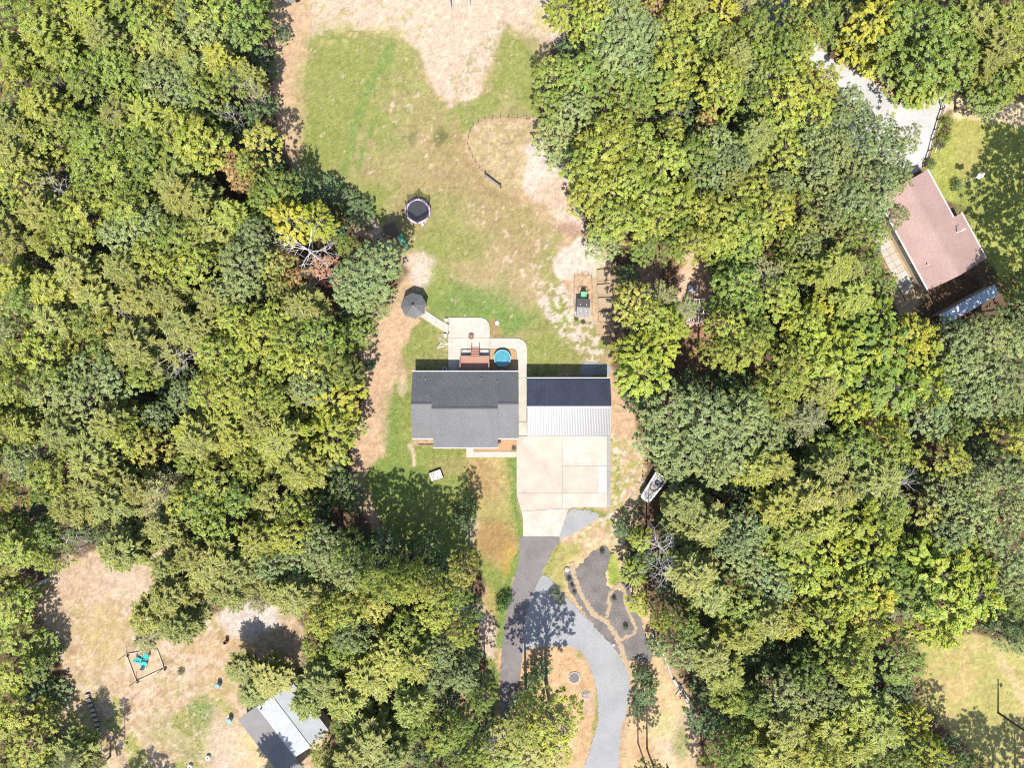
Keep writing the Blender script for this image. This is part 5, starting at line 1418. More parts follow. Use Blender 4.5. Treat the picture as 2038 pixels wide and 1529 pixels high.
# code: (prototype list, base colour, height range, kind word, tree name, label colour words)
KIND = {
 'L': (OAK, (.288, .320, .048), (13.5, 15.5), 'broadleaf tree', 'broadleaf_tree', 'lime green'),
 'l': (MAPLE, (.295, .335, .034), (12.5, 14.5), 'leafy tree', 'leafy_tree', 'bright lime'),
 'M': (OAK, (.200, .255, .044), (12.5, 14.5), 'broadleaf tree', 'broadleaf_tree', 'mid green'),
 'm': (MAPLE, (.185, .255, .038), (12.5, 14.5), 'leafy tree', 'leafy_tree', 'fresh green'),
 'B': (OAKBIG, (.222, .268, .088), (12.5, 14.5), 'oak', 'oak_tree', 'grey green'),
 'P': (PINE, (.260, .270, .066), (13.5, 15.5), 'pine', 'pine_tree', 'olive'),
 'p': (PINE, (.295, .315, .055), (13, 15), 'pine', 'pine_tree', 'yellowish'),
 'S': (SPARSE, (.25, .25, .095), (11, 14), 'sparse pine', 'sparse_pine', 'thin olive'),
 'Y': (MAPLE, (.37,.37,.040), (11, 14), 'leafy tree', 'leafy_tree', 'yellow'),
 'y': (OAK, (.33,.325,.065), (11, 14), 'broadleaf tree', 'broadleaf_tree', 'yellowing'),
 'A': (OAK, (.42, .28, .10), (11, 13), 'autumn tree', 'autumn_tree', 'orange'),
 'R': (OAK, (.42, .22, .12), (10, 12), 'autumn tree', 'autumn_tree', 'russet'),
 'X': (DEAD, (1, 1, 1), (10, 13), 'dead tree', 'dead_tree', 'bare grey'),
 'G': (GIANT, (.200, .255, .044), (16, 17), 'spreading oak', 'spreading_oak', 'broad mid green'),
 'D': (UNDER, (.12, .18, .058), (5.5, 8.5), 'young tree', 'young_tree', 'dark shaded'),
}
TREES = """
20,30,90,M 75,30,85,L 130,40,80,L 25,100,80,p 95,75,85,p 180,35,95,p 215,75,80,P 260,30,80,M 300,60,80,L 330,25,70,L 365,20,60,B 290,110,90,y 225,130,95,M 150,130,90,M
60,120,60,y 110,170,70,M 180,170,90,M 245,150,80,M 275,145,60,M 340,85,80,P 385,40,70,B 35,160,60,L 85,215,90,p 25,240,80,P 60,280,80,P 40,315,80,P 130,255,60,P 105,285,75,L 170,260,90,M
215,290,100,M 240,240,80,P 290,235,110,p 330,165,100,B 385,190,80,B 360,260,90,L 300,300,90,M 390,290,90,L 180,330,100,M 240,340,100,L 300,340,80,M 40,365,85,L 90,370,70,S 350,370,90,P 280,380,80,M 200,385,80,L
420,30,110,L 480,30,100,M 510,45,60,M 420,75,95,B 375,120,60,P 470,70,55,B 440,120,75,p 395,140,70,P 495,150,55,P 370,175,80,B 410,195,80,M 400,285,110,L 370,320,110,M 520,280,75,y 475,340,70,A 452,318,50,A 490,365,55,A 495,330,55,L 560,375,75,M 365,385,80,P 525,390,60,M
30,425,90,M 90,430,90,P 170,420,100,L 230,400,80,L 270,420,100,L 260,470,110,B 310,450,100,B 370,400,85,P 350,470,90,M 385,480,90,L 310,510,100,L 360,540,100,L 140,455,90,L 20,470,80,P 100,490,70,L 160,550,100,P 110,580,90,p 250,535,85,P 200,600,100,P 290,600,90,P 340,590,80,P
30,560,80,p 20,610,90,M 60,600,80,M 120,640,90,P 180,640,80,M 215,650,70,y 20,665,80,B 40,705,80,L 90,700,100,L 150,705,70,y 275,690,112,P 370,650,100,P 180,740,90,B 230,750,90,B 40,755,80,L 285,745,70,L 120,750,70,L
400,400,80,P 420,460,80,P 460,435,72,p 525,405,60,M 580,440,80,Y 630,440,70,l 562,420,60,Y 510,470,75,B 400,530,85,L 490,530,110,B 545,530,75,y 562,512,55,A 645,535,62,R 592,557,58,A 560,580,60,y 470,580,90,B 430,600,90,P 605,615,92,P 550,635,85,L 470,635,80,L 520,665,90,L 580,675,90,L 640,670,90,M 400,655,80,P 430,705,90,L 480,712,90,L 560,712,90,L 612,722,100,L 660,712,80,M 690,745,66,M 620,765,90,B 735,540,112,B 702,570,90,B 765,520,80,B 740,602,80,B 712,420,60,D 690,490,50,M
470,765,100,L 540,775,90,L 30,770,90,L 20,850,80,L 60,850,80,p 110,775,100,B 170,790,110,B 130,860,90,P 230,845,90,P 200,875,90,P 262,870,80,L 300,890,90,y 372,785,70,B 390,862,85,p 320,825,60,B 62,920,100,B 110,945,90,L 30,985,60,L 100,980,60,M 190,915,100,P 192,965,90,P 250,950,60,P 150,1005,90,P 230,1005,90,P 282,970,70,P 330,975,80,S 50,1092,90,p 250,1095,95,P 322,1005,75,S 340,1055,90,P 372,1000,80,L 390,1105,80,P 100,1112,60,L
420,780,90,L 492,795,100,L 550,795,70,L 602,775,60,B 662,800,100,Y 652,865,100,l 700,850,60,M 440,840,90,p 472,875,85,p 400,875,90,P 560,875,122,p 520,842,70,P 502,925,70,L 602,935,90,p 430,955,100,L 400,1000,90,M 430,1045,90,L 482,990,80,M 550,1000,110,y 520,1075,90,p 592,1010,70,L 580,1062,90,L 440,1112,100,P 542,1122,80,B 640,1085,95,B 690,1092,70,M
592,1112,90,B 645,1115,80,B 590,1180,90,P 700,1182,80,y 690,1215,90,L 742,1200,90,y 645,1232,80,L 700,1262,80,B 682,1292,70,L 870,1212,90,L 912,1182,60,M 810,1262,90,M 780,1302,100,p 830,1312,90,p 740,1342,110,p 872,1292,80,B 872,1342,70,B 922,1345,66,B 640,1352,92,P 620,1392,80,P 690,1392,90,p 822,1402,85,p 742,1472,112,P 702,1500,80,P 780,1502,80,P 645,1495,60,y 882,1462,85,M 942,1502,70,L 985,1500,70,y 1055,1502,90,y 1105,1502,70,y
345,1180,95,P 300,1222,80,P 362,1242,80,P 290,1272,60,S 262,1082,80,P 340,1122,70,P 20,1212,85,L 50,1182,60,L 25,1272,75,L 22,1342,75,L 72,1332,55,M 22,1422,75,L 92,1422,60,L 482,1332,66,P 535,1352,80,P 502,1382,56,P 460,1172,90,P 522,1192,55,S 420,1132,90,P 482,1132,90,P 552,1172,70,P 60,1490,95,L 150,1500,80,P 40,1540,80,M
1130,20,75,l 1182,20,80,L 1172,60,70,L 1240,50,110,B 1222,100,120,B 1282,80,100,B 1302,20,50,A 1350,30,70,L 1382,30,60,y 1432,30,80,Y 1332,62,70,L 1262,132,110,B 1192,120,85,M 1102,152,85,M 1150,152,90,M 1342,122,100,L 1310,162,90,M 1242,182,85,M 1182,192,80,M 1262,212,80,M 1402,70,80,L 1142,222,80,B 1105,272,90,B 1132,312,80,B 1222,262,100,L 1272,292,90,L 1200,302,110,L 1162,332,80,L 1252,342,100,L 1332,262,60,L 1322,322,90,L 1407,242,50,A 1422,92,70,M 1442,162,85,L 1382,312,90,M 1390,372,62,y 1422,352,90,B 1172,392,80,L 1342,172,80,L
1480,22,60,S 1502,60,80,M 1452,82,70,M 1572,42,66,M 1632,42,90,M 1602,72,70,L 1692,42,80,y 1742,32,80,Y 1782,42,90,M 1705,92,70,Y 1562,92,80,M 1502,112,80,M 1462,122,80,P 1422,162,80,L 1442,192,80,L 1492,162,70,B 1552,112,80,M 1592,95,60,L 1532,152,80,L 1582,142,80,L 1562,202,110,L 1622,172,90,L 1502,202,80,M 1612,232,100,L 1542,252,100,L 1422,292,90,B 1452,332,90,B 1502,272,80,P 1502,312,60,S 1562,312,90,L 1612,282,80,B 1682,202,62,B 1705,232,60,B 1652,252,80,B 1652,302,90,B 1702,302,90,B 1742,262,66,B 1752,312,90,B 1792,282,66,B 1542,372,66,B 1502,372,80,L 1622,342,90,B 1692,352,90,B 1742,372,90,B 1782,352,66,B
1762,82,90,M 1792,122,80,M 1742,122,60,Y 1832,52,100,M 1882,62,100,M 1852,112,100,M 1902,122,90,M 1822,162,96,M 1872,168,75,L 1832,188,55,l 1932,52,100,P 1992,52,90,p 1972,102,90,P 2022,92,80,L 1942,142,80,M 1982,172,85,M 1962,202,62,B 2022,152,75,p
1452,362,60,P 1472,392,90,L 1532,412,80,L 1462,442,90,L 1502,452,90,L 1550,432,60,Y 1472,482,90,L 1422,472,80,L 1592,462,80,y 1602,492,60,B 1562,482,60,M 1642,432,80,B 1682,402,90,B 1722,422,80,B 1642,382,80,B 1702,452,80,M 1732,472,60,M 1775,432,56,B 1652,532,90,p 1682,542,60,P 1720,532,66,M 1752,565,62,M 1692,592,80,p 1662,612,70,Y 1512,552,90,S 1562,542,80,M 1542,592,90,L 1472,562,90,M 1452,522,70,M 1492,602,80,M 1602,632,80,l 1742,625,75,m 1502,662,80,M 1482,692,90,L 1622,682,100,l 1562,722,100,L 1662,722,100,l 1722,692,90,l 1782,702,90,l 1832,692,70,Y
1182,362,90,L 1242,372,90,L 1292,392,90,L 1342,402,90,L 1392,422,80,L 1212,432,90,L 1262,442,90,L 1312,432,80,L 1202,482,75,B 1352,452,70,M 1342,492,60,M 1382,482,80,L 1422,422,90,L 1432,474,80,L 1262,602,85,y 1312,592,70,S 1292,632,80,L 1360,612,58,S 1332,645,70,l 1272,702,85,l 1312,692,80,l 1278,742,100,l 1482,502,70,M 1462,562,80,M 1442,604,70,M 1452,652,80,L 1432,702,70,L
1330,822,122,B 1312,872,100,B 1402,832,130,B 1452,882,120,B 1362,902,110,B 1482,822,100,B 1522,862,90,B 1422,932,80,B 1335,932,62,B 1502,792,80,M 1562,752,90,L 1542,802,80,L 1502,932,80,p 1542,922,80,p 1362,1002,75,P 1402,1042,100,P 1482,1052,90,B 1542,1012,90,p 1572,1062,90,p 1275,1075,42,l
1602,642,70,L 1612,712,90,l 1652,692,100,l 1702,662,90,m 1752,692,110,m 1812,672,90,Y 1852,722,90,l 1842,772,90,l 1782,772,110,m 1722,762,100,m 1662,742,70,B 1692,802,80,l 1632,772,70,P 1602,832,90,S 1642,892,80,M 1702,892,90,M 1742,832,60,Y 1782,852,50,Y 1772,892,80,L 1842,832,90,B 1904,684,100,B 1958,668,90,B 2002,672,100,B 1902,722,100,B 1962,742,100,B 2012,762,100,B 1922,792,90,B 1982,792,90,B 1872,762,66,B 2012,872,80,L 1902,852,60,M 1882,912,90,L 1642,932,80,P 1692,922,60,S 1742,952,100,P 1662,982,80,P 1612,982,90,P 1692,1022,100,l 1762,1012,90,M 1742,1062,90,l 1632,1042,80,p 1842,1022,80,y 1882,982,90,B 1932,962,80,B 1992,932,86,B 2022,962,80,B 1932,1022,100,B 2002,1022,90,B 1882,1062,80,B
1262,1142,52,l 1270,1202,44,l 1382,1142,100,P 1412,1182,90,P 1482,1112,100,B 1452,1074,80,B 1522,1152,110,B 1472,1202,100,L 1562,1092,90,l 1602,1132,100,l 1642,1092,90,l 1662,1172,100,l 1602,1202,80,y 1562,1242,70,y 1642,1232,80,l 1692,1202,80,Y 1522,1232,80,P 1472,1262,80,p 1362,1242,70,M 1312,1232,48,L 1352,1292,82,B 1412,1302,90,P 1442,1342,80,p 1452,1392,70,L 1552,1372,90,B 1602,1392,90,B 1502,1402,70,M 1652,1282,80,M 1652,1372,80,B 1692,1332,80,L 1642,1442,90,p 1562,1442,90,P 1542,1492,90,p 1482,1482,80,M 1442,1502,66,M 1602,1492,90,L 1682,1422,80,L
1722,1112,90,l 1762,1132,90,m 1832,1112,100,l 1872,1142,110,l 1922,1122,100,l 1882,1202,120,l 1942,1182,100,l 1822,1182,90,m 1862,1252,80,l 1692,1182,90,l 1742,1182,80,Y 1732,1232,90,l 1782,1212,66,S 1962,1062,80,B 2012,1102,100,B 2002,1152,86,B 2012,1272,60,B 1788,1312,104,M 1722,1262,70,L 1692,1322,100,L 1702,1402,100,p 1742,1442,110,p 1692,1482,80,p 1822,1432,55,Y 1852,1502,72,l 1742,1502,60,M 1640,1510,80,L
620,500,116,X 150,1076,58,X 88,1080,50,X 1312,1088,62,X 352,712,92,X 1772,962,72,X 1992,948,60,X 62,474,62,X 130,384,62,X 902,1218,52,X 1318,1140,56,X 1705,962,44,X 980,1478,40,X 250,612,50,X 905,1190,40,X
480,172,34,X 508,182,30,X 468,236,36,X
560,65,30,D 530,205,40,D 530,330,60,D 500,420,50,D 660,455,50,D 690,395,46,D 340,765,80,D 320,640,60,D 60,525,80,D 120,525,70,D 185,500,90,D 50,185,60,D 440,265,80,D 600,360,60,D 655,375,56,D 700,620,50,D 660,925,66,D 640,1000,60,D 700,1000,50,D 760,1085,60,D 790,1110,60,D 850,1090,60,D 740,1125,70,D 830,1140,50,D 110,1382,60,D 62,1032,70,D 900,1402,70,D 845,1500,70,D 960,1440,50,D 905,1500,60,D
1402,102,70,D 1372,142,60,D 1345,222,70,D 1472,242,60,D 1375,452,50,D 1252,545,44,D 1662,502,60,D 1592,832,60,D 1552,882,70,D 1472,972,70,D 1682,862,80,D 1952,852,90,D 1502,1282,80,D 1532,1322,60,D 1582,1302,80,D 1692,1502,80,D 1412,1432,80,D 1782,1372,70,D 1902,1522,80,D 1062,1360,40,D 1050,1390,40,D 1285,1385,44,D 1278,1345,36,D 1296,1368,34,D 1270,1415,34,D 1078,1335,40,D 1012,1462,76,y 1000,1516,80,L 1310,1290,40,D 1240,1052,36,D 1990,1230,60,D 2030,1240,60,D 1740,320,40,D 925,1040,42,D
"""
HIDDEN_ROOT = []   # trees standing just outside the lower and right edges, whose shade falls into view
OUTSIDE = "1930,1560,L 1975,1590,M 2020,1560,M 1890,1580,L 2060,1600,L 1560,1590,L 1480,1580,P 1400,1570,M 1640,1590,L 1720,1580,L 1800,1580,L 560,1580,P 700,1590,M 800,1580,L 880,1570,M 950,1590,L 1050,1600,L 300,1640,M"

def spawn(code, x, y, Rw, Ht, rot, g, protos=None, name=None):
    """one tree: Empty at the root, crown and trunk as its parts (meshes shared between alike trees)"""
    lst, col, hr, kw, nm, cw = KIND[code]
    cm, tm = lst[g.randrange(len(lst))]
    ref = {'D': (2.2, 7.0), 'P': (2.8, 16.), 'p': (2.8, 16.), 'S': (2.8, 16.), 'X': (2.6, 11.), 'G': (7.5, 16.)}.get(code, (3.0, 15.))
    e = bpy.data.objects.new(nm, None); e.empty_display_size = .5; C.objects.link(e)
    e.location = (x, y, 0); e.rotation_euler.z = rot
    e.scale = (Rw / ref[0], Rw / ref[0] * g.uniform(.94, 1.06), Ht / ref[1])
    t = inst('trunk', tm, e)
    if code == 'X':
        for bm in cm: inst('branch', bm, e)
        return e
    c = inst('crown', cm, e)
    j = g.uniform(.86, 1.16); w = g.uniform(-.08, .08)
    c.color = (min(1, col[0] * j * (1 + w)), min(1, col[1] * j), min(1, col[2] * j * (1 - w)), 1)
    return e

LAND = [(832, 421, 'the trampoline'), (823, 608, 'the gazebo'), (925, 815, 'the grey house'), (1133, 810, 'the garage'), (1293, 968, 'the boat'), (1158, 615, 'the coop'), (1377, 622, 'the white arbor'),
        (1860, 460, 'the brown house'), (1930, 605, 'the blue shed'), (1987, 1420, 'the yard pole'), (1690, 180, 'the white gravel'), (288, 1312, 'the teal chairs'), (560, 1440, 'the outbuilding'),
        (475, 335, 'the orange autumn trees'), (620, 500, 'the big bare tree'), (868, 946, 'the pallet'), (1200, 1180, 'the mulch bed'), (1143, 1350, 'the fire ring'), (981, 362, 'the panel gate'),
        (186, 1414, 'the firewood'), (65, 1168, 'the thick fallen log'), (1540, 20, 'the shaded road'), (0, 0, "the photo's top left corner"), (0, 560, "the photo's left edge"), (2038, 764, "the photo's right edge"),
        (2038, 0, "the photo's top right corner"), (1600, 1529, "the photo's bottom edge"), (352, 712, 'the fallen bare tree'), (1200, 0, "the photo's top edge"), (300, 0, "the photo's upper edge")]
ORD = ['nearest', 'second nearest', 'third nearest', 'fourth nearest', 'fifth nearest', 'sixth nearest', 'seventh nearest', 'eighth nearest', 'ninth nearest', 'tenth nearest', 'eleventh nearest', 'twelfth nearest', 'thirteenth nearest', 'fourteenth nearest', 'fifteenth nearest']
placed = []   # (px, py, Rpx, code, object)
tg = random.Random(11)
def in_poly(x, y, poly):
    c = False
    for i in range(len(poly)):
        ax_, ay_ = poly[i - 1]; bx_, by_ = poly[i]
        if (ay_ > y) != (by_ > y) and x < (bx_ - ax_) * (y - ay_) / (by_ - ay_) + ax_: c = not c
    return c
def plant(px, py, D, code):
    hr = KIND[code][2]; Ht = tg.uniform(*hr)
    big = min(1.0, max(.55, D / 85.0))
    if code not in 'DX': Ht *= .62 + .38 * big
    if px < 150 and py > 1140: Ht *= .62
    zc = Ht * (.80 if code not in 'D' else .7)
    if code == 'X': zc = Ht * .75
    x, y, _ = W(px, py, zc)
    if code != 'X' and not (735 < px < 970 and py > 1040):
        f0 = zc / Ht; H0 = Ht       # a foot that would stand on open ground means a lower tree
        while Ht > H0 * .5 and any(in_poly(x / S + 1019, 764.5 - y / S, c) for c in CLEAR):
            Ht *= .9; zc = Ht * f0; x, y, _ = W(px, py, zc)
    Rw = D / 2 * S * (CAMH - zc) / CAMH * (1.06 if code in 'PpS' else 1.0)
    e = spawn(code, x, y, Rw, Ht, tg.uniform(0, 6.28), tg)
    placed.append((px, py, D / 2, code, e, x, y))
for tok in TREES.split():
    a, b, d, c = tok.split(','); plant(float(a), float(b), float(d), c)
# fill what is left of the woods with understorey and a few more crowns
def near_clear(x, y, m):
    for poly in CLEAR:
        for dx, dy in ((0, 0), (m, 0), (-m, 0), (0, m), (0, -m)):
            if in_poly(x + dx, y + dy, poly): return True
    return False
WOODS_GAPS = [(1370, 720, 40), (1420, 600, 35), (1300, 560, 45), (1235, 640, 30), (1470, 725, 30), (1410, 700, 40), (1330, 760, 30), (720, 1010, 50), (1320, 985, 30), (1290, 1010, 60), (1300, 1060, 40), (40, 1160, 40), (540, 160, 40), (530, 90, 30), (560, 290, 25), (1260, 700, 25)]
fill = 0
cand = [(tg.uniform(-25, 2063), tg.uniform(-25, 1554)) for _ in range(9000)]
for (px, py) in cand:
    if fill >= 150: break
    if near_clear(px, py, 20): continue
    if any(math.hypot(px - a, py - b) < r for a, b, r in WOODS_GAPS): continue
    if any((px - q[0]) ** 2 + (py - q[1]) ** 2 < (q[2] * .80 + 10) ** 2 for q in placed): continue
    d = min([1e9] + [math.hypot(px - q[0], py - q[1]) - q[2] for q in placed])
    code = tg.choice('DDDM') if d < 14 else tg.choice('MLD')
    if px < -5 or px > 2043 or py < -5 or py > 1534: code = tg.choice('MLP')
    plant(px, py, tg.uniform(48, 62) if code == 'D' else tg.uniform(56, 76), code); fill += 1
# trees known by their foot (their shade and trunk show, the crown leans away): x, y, height, radius, kind
FOOT = "780,1090,18,2.4,M 830,1100,18,2.2,L 884,1118,17,2.0,y 934,1085,17.5,2.0,y 855,1112,17,2.6,L 805,1118,17,2.6,M 745,1090,17,2.6,B 1950,640,16,3.5,B 1915,652,15,2.8,B 1333,1045,8,2.6,P 1324,1073,8,2.6,B 205,1462,11,1.2,S 248,1472,10,1.0,S 1085,1345,18,4.0,L 1288,1492,12,2.0,y 1270,1480,11,1.5,M 2032,355,16,6.0,G 2030,465,17,7.8,G 2034,575,16.5,7.0,G 1046,1352,17,2.8,y"
for tok in FOOT.split():
    a, b, h, r_w, c = tok.split(','); Ht = float(h); x, y = G(float(a), float(b))
    e = spawn(c, x, y, float(r_w), Ht, tg.uniform(0, 6.28), tg)
    k = CAMH / (CAMH - Ht * .8); placed.append((1019 + (float(a) - 1019) * k, 764.5 + (float(b) - 764.5) * k, 40, c, e, x, y))
for tok in OUTSIDE.split():
    a, b, c = tok.split(','); Ht = tg.uniform(14, 17); x, y = G(float(a), float(b))
    e = spawn(c, x, y, tg.uniform(2.6, 3.6), Ht, tg.uniform(0, 6.28), tg)
    px = 1019 + x / S * CAMH / (CAMH - Ht * .8); py = 764.5 - y / S * CAMH / (CAMH - Ht * .8)
    placed.append((px, py, 40, c, e, x, y))
# a label for each tree: its look, the side of the nearest landmark and its rank there
def direction(dx, dy):
    if abs(dx) > 2.2 * abs(dy): return 'right of' if dx > 0 else 'left of'
    if abs(dy) > 2.2 * abs(dx): return 'below' if dy > 0 else 'above'
    return ('lower ' if dy > 0 else 'upper ') + ('right of' if dx > 0 else 'left of')
groups = {}
for q in placed:
    px, py, r, code, e, x, y = q
    cx = min(2038, max(0, px)); cy_ = min(1529, max(0, py))
    l = min(LAND, key=lambda L: (math.hypot(cx - L[0], cy_ - L[1]) + (25 if L[2].startswith('the photo') else 0)) if math.hypot(cx - L[0], cy_ - L[1]) > 1 else 1e9)
    dd = direction(cx - l[0], cy_ - l[1])
    if l[2].startswith('the photo'): dd = 'near'
    groups.setdefault((code, l[2], dd), []).append((math.hypot(cx - l[0], cy_ - l[1]), q, l))
KW_PLURAL = {'tree': 'trees', 'pine': 'pines', 'oak': 'oaks'}
for (code, ln, dd), items in groups.items():
    items.sort(key=lambda t: t[0])
    kw, cw = KIND[code][3], KIND[code][5]
    art = {'upper left of': 'up and left of', 'upper right of': 'up and right of', 'lower left of': 'down and left of', 'lower right of': 'down and right of'}.get(dd, dd)
    for i, (_, q, l) in enumerate(items):
        e = q[4]
        lab = f'{cw} {kw} {art} {ln}' if len(items) == 1 else f'{cw} {kw} {art} {ln}, {ORD[min(i, 14)]} of those'
        e['label'] = lab; e['category'] = 'pine tree' if 'pine' in kw else 'tree'
        e['group'] = {'pine': 'pines of the surrounding woods', 'sparse pine': 'thin pines of the surrounding woods', 'dead tree': 'bare dead trees', 'young tree': 'young trees in the shade of the woods', 'autumn tree': 'autumn coloured trees',
                      'oak': 'oaks of the surrounding woods', 'spreading oak': 'broad oaks at the right edge', 'broadleaf tree': 'broadleaf trees of the surrounding woods', 'leafy tree': 'bright leafy trees of the surrounding woods'}[kw]

# shrubs standing alone, each by what it stands beside
for (px, py, rw, h, col, lb) in (
    (1133, 1152, .35, .7, (.05, .05, .03), 'topmost small dark shrub in the left tongue of the mulch bed'), (1139, 1165, .3, .6, (.06, .06, .04), 'middle small dark shrub in the left tongue of the mulch bed'),
    (1143, 1179, .32, .6, (.09, .05, .05), 'lowest small reddish dark shrub in the left tongue of the mulch bed'), (1222, 1191, .35, .8, (.07, .10, .03), 'upper small shrub inside the straw path loop'),
    (1245, 1247, .4, .8, (.06, .09, .03), 'lower small shrub inside the straw path loop'), (1198, 1097, .4, .8, (.05, .07, .03), 'small dark shrub at the top of the mulch bed'),
    (1023, 893, .35, .6, (.11, .13, .05), 'small olive shrub in the orange mulch corner by the driveway'), (993, 879, .3, .5, (.05, .05, .035), 'small dark shrub against the porch in the orange mulch'),
    (1900, 371, .9, 1.4, (.15, .19, .05), 'leafy bush at the foot of the flagpole'), (1882, 246, .8, 1.3, (.17, .19, .04), 'uppermost bush of the row beside the rail fence'),
    (1880, 262, .7, 1.0, (.12, .09, .05), 'brownish bush second in the row beside the rail fence'), (1874, 277, .9, 1.3, (.17, .20, .03), 'yellow green bush third in the row beside the rail fence'),
    (1868, 291, .7, 1.0, (.11, .10, .05), 'dull low bush fourth in the row beside the rail fence'), (1846, 328, .8, 1.3, (.10, .14, .04), 'dark bush at the roof end of the rail fence'),
    (1740, 498, .7, 1.2, (.10, .15, .09), 'round blue green bush left of the paving slabs'), (1812, 490, .35, .6, (.17, .10, .05), 'rust coloured potted plant on the paving slabs'),
    (1128, 388, .35, .5, (.09, .12, .05), 'small weed clump on pale sand right of the pen'), (540, 290, .9, 1.6, (.07, .12, .03), 'green bush at the foot of the left woods by the straw strip'),
    (1157, 420, 1.0, 1.6, (.12, .17, .07), 'grey green bush at the wood edge right of the pale sand'), (1168, 606, .3, .5, (.09, .12, .04), 'weed tuft against the wall right of the coop'),
    (1147, 636, .3, .4, (.07, .09, .03), 'weed tuft at the bottom left coop corner'), (1160, 642, .35, .5, (.07, .10, .03), 'weed clump just below the coop'),
    (935, 1003, 1.4, 3.0, (.12, .17, .05), 'large pale green bush on the front lawn right of the tree shade'), (912, 1022, 1.1, 2.4, (.09, .13, .04), 'darker bush beside the large pale one on the front lawn'),
    (1000, 1200, 1.0, 2.6, (.07, .13, .03), 'small green tree beside the asphalt drive in the lawn'), (1010, 1190, .9, 2.0, (.06, .12, .03), 'bush close by the asphalt drive next to the small green tree'),
    (1105, 1180, .8, 1.4, (.11, .13, .06), 'grassy bush at the upper edge of the gravel loop'), (1115, 1192, .7, 1.0, (.09, .10, .05), 'low scrub beside the upper gravel loop edge'),
    (1690, 118, .8, 1.2, (.10, .14, .04), 'bush on the bank above the white gravel drive'), (1960, 228, 1.2, 1.8, (.09, .13, .05), 'round bush at the top of the right lawn'),
    (1935, 222, .9, 1.4, (.11, .15, .05), 'smaller bush left of the round bush on the right lawn'), (125, 1290, .9, 1.5, (.09, .13, .04), 'dark bush at the shade edge of the lower left yard'),
    (362, 1337, .5, .6, (.11, .13, .05), 'olive weed clump in the middle of the lower left yard'), (735, 455, .5, .9, (.10, .12, .04), 'scrubby bush beside the playset'),
    (738, 728, .8, 1.3, (.05, .12, .06), 'dark bush at the wood edge left of the house'), (1275, 1000, .6, 1.0, (.12, .14, .05), 'weedy bush below the boat hitch'),
    (1236, 1062, .9, 1.6, (.05, .07, .04), 'dark spiky bush at the wood edge below the boat')):
    m = SHRUB[tg.randrange(4)]
    e = empty('shrub', at(px, py), tg.uniform(0, 6), lb, 'shrub'); e.scale = (rw / .8, rw / .8, h / 1.3)
    c = inst('foliage', m[0], e); c.color = (*col, 1); inst('stem', m[1], e)

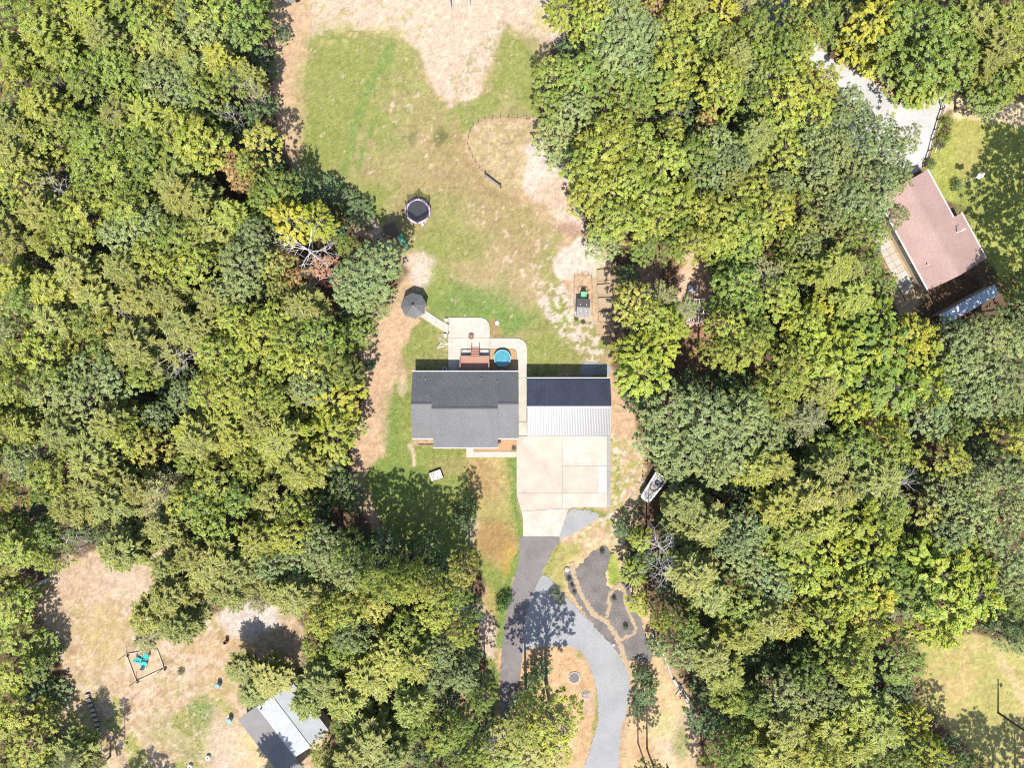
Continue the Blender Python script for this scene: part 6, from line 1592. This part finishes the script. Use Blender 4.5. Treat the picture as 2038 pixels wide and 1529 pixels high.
# ------------------------------------------------------------------ ground cover: grass tufts, weeds and litter nobody could count
def cover():
    g = np.random.default_rng(77)
    def field(n, poly_list, inside=True):
        out = []
        px = g.uniform(-20, 2058, n); py = g.uniform(-20, 1549, n)
        ins = np.zeros(n, bool)
        for poly in poly_list:
            c = np.zeros(n, bool)
            for i in range(len(poly)):
                ax_, ay_ = poly[i - 1]; bx_, by_ = poly[i]
                c ^= ((ay_ > py) != (by_ > py)) & (px < (bx_ - ax_) * (py - ay_) / (by_ - ay_ + 1e-9) + ax_)
            ins |= c
        k = ins if inside else ~ins
        return px[k], py[k]
    def soil(px, py):
        x = (px - 1019) * S; y = (764.5 - py) * S
        ix = np.clip(np.searchsorted(GX, x), 0, len(GX) - 1); iy = np.clip(np.searchsorted(GY, y), 0, len(GY) - 1)
        return x, y, GCOL[ix, iy]
    # turf tufts where the soil sheet is green
    px, py = field(150000, CLEAR)
    x, y, c = soil(px, py)
    gr = (c[:, 1] > c[:, 0] * .93) | (g.random(len(x)) < .015)
    # keep the paving and the sheets clear
    paved = [[(1026, 866), (1216, 866), (1216, 1014), (1134, 1014), (1114, 1070), (1039, 1070), (1036, 1014)], [(890, 630), (978, 630), (978, 742), (890, 742)], [(974, 671), (1030, 671), (1052, 700), (1052, 870), (1030, 870), (1030, 742), (974, 742)],
             [(830, 632), (845, 614), (895, 645), (895, 667)], [(926, 888), (1030, 888), (1030, 912), (926, 912)], [(1036, 1066), (1114, 1066), (1080, 1150), (1150, 1213), (1250, 1330), (1238, 1530), (1160, 1530), (1192, 1440), (1140, 1288), (1050, 1290), (1034, 1430), (1004, 1450), (998, 1300), (1024, 1150)],
             [(818, 738), (1035, 738), (1035, 894), (860, 894), (818, 876)], [(1047, 751), (1219, 751), (1219, 870), (1047, 870)]] + [bedpoly, RDRIVE]
    bad = np.zeros(len(x), bool)
    for poly in paved:
        q = np.zeros(len(x), bool)
        for i in range(len(poly)):
            ax_, ay_ = poly[i - 1]; bx_, by_ = poly[i]
            q ^= ((ay_ > py) != (by_ > py)) & (px < (bx_ - ax_) * (py - ay_) / (by_ - ay_ + 1e-9) + ax_)
        bad |= q
    k = gr & ~bad
    x, y, c = x[k], y[k], c[k]
    n = len(x)
    P = np.stack([x, y, np.full(n, .012)], -1)
    N = np.array([0, 0, 1.]) + g.normal(0, .22, (n, 3)); A = g.normal(0, 1, (n, 3)) * np.array([1, 1, .2])
    L = g.uniform(.12, .30, n)
    col = np.clip(c * g.uniform(.85, 1.3, (n, 1)) * np.array([1.02, 1.06, .95]), 0, 1)
    m = bpy.data.materials.new('turf_blades'); m.use_nodes = True; nt = m.node_tree; b = nt.nodes['Principled BSDF']; b.inputs['Roughness'].default_value = .8; b.inputs['Specular IOR Level'].default_value = .15
    a_ = nt.nodes.new('ShaderNodeAttribute'); a_.attribute_name = 'tint'; nt.links.new(a_.outputs['Color'], b.inputs['Base Color'])
    me = leaves_mesh('grass_tufts', P, N, A, L, L * .55, col.astype(np.float32), m); o = inst('grass_tufts', me); o['kind'] = 'stuff'
    # leaf litter and low weeds under the woods and along their edges
    px, py = field(42000, CLEAR, False); x, y, c = soil(px, py); n = len(x)
    P = np.stack([x, y, g.uniform(.03, .30, n)], -1); N = np.array([0, 0, 1.]) + g.normal(0, .5, (n, 3)); A = g.normal(0, 1, (n, 3)) * np.array([1, 1, .3]); L = g.uniform(.22, .55, n)
    pal = np.array([[.20, .115, .065], [.26, .17, .10], [.07, .11, .03], [.06, .10, .025], [.13, .10, .05], [.10, .14, .04]])
    col = pal[g.integers(0, 6, n)] * g.uniform(.7, 1.3, (n, 1))
    me = leaves_mesh('forest_undergrowth', P, N, A, L, L * .6, col.astype(np.float32), m); o = inst('forest_undergrowth', me); o['kind'] = 'stuff'
cover()
bpy.context.view_layer.update()
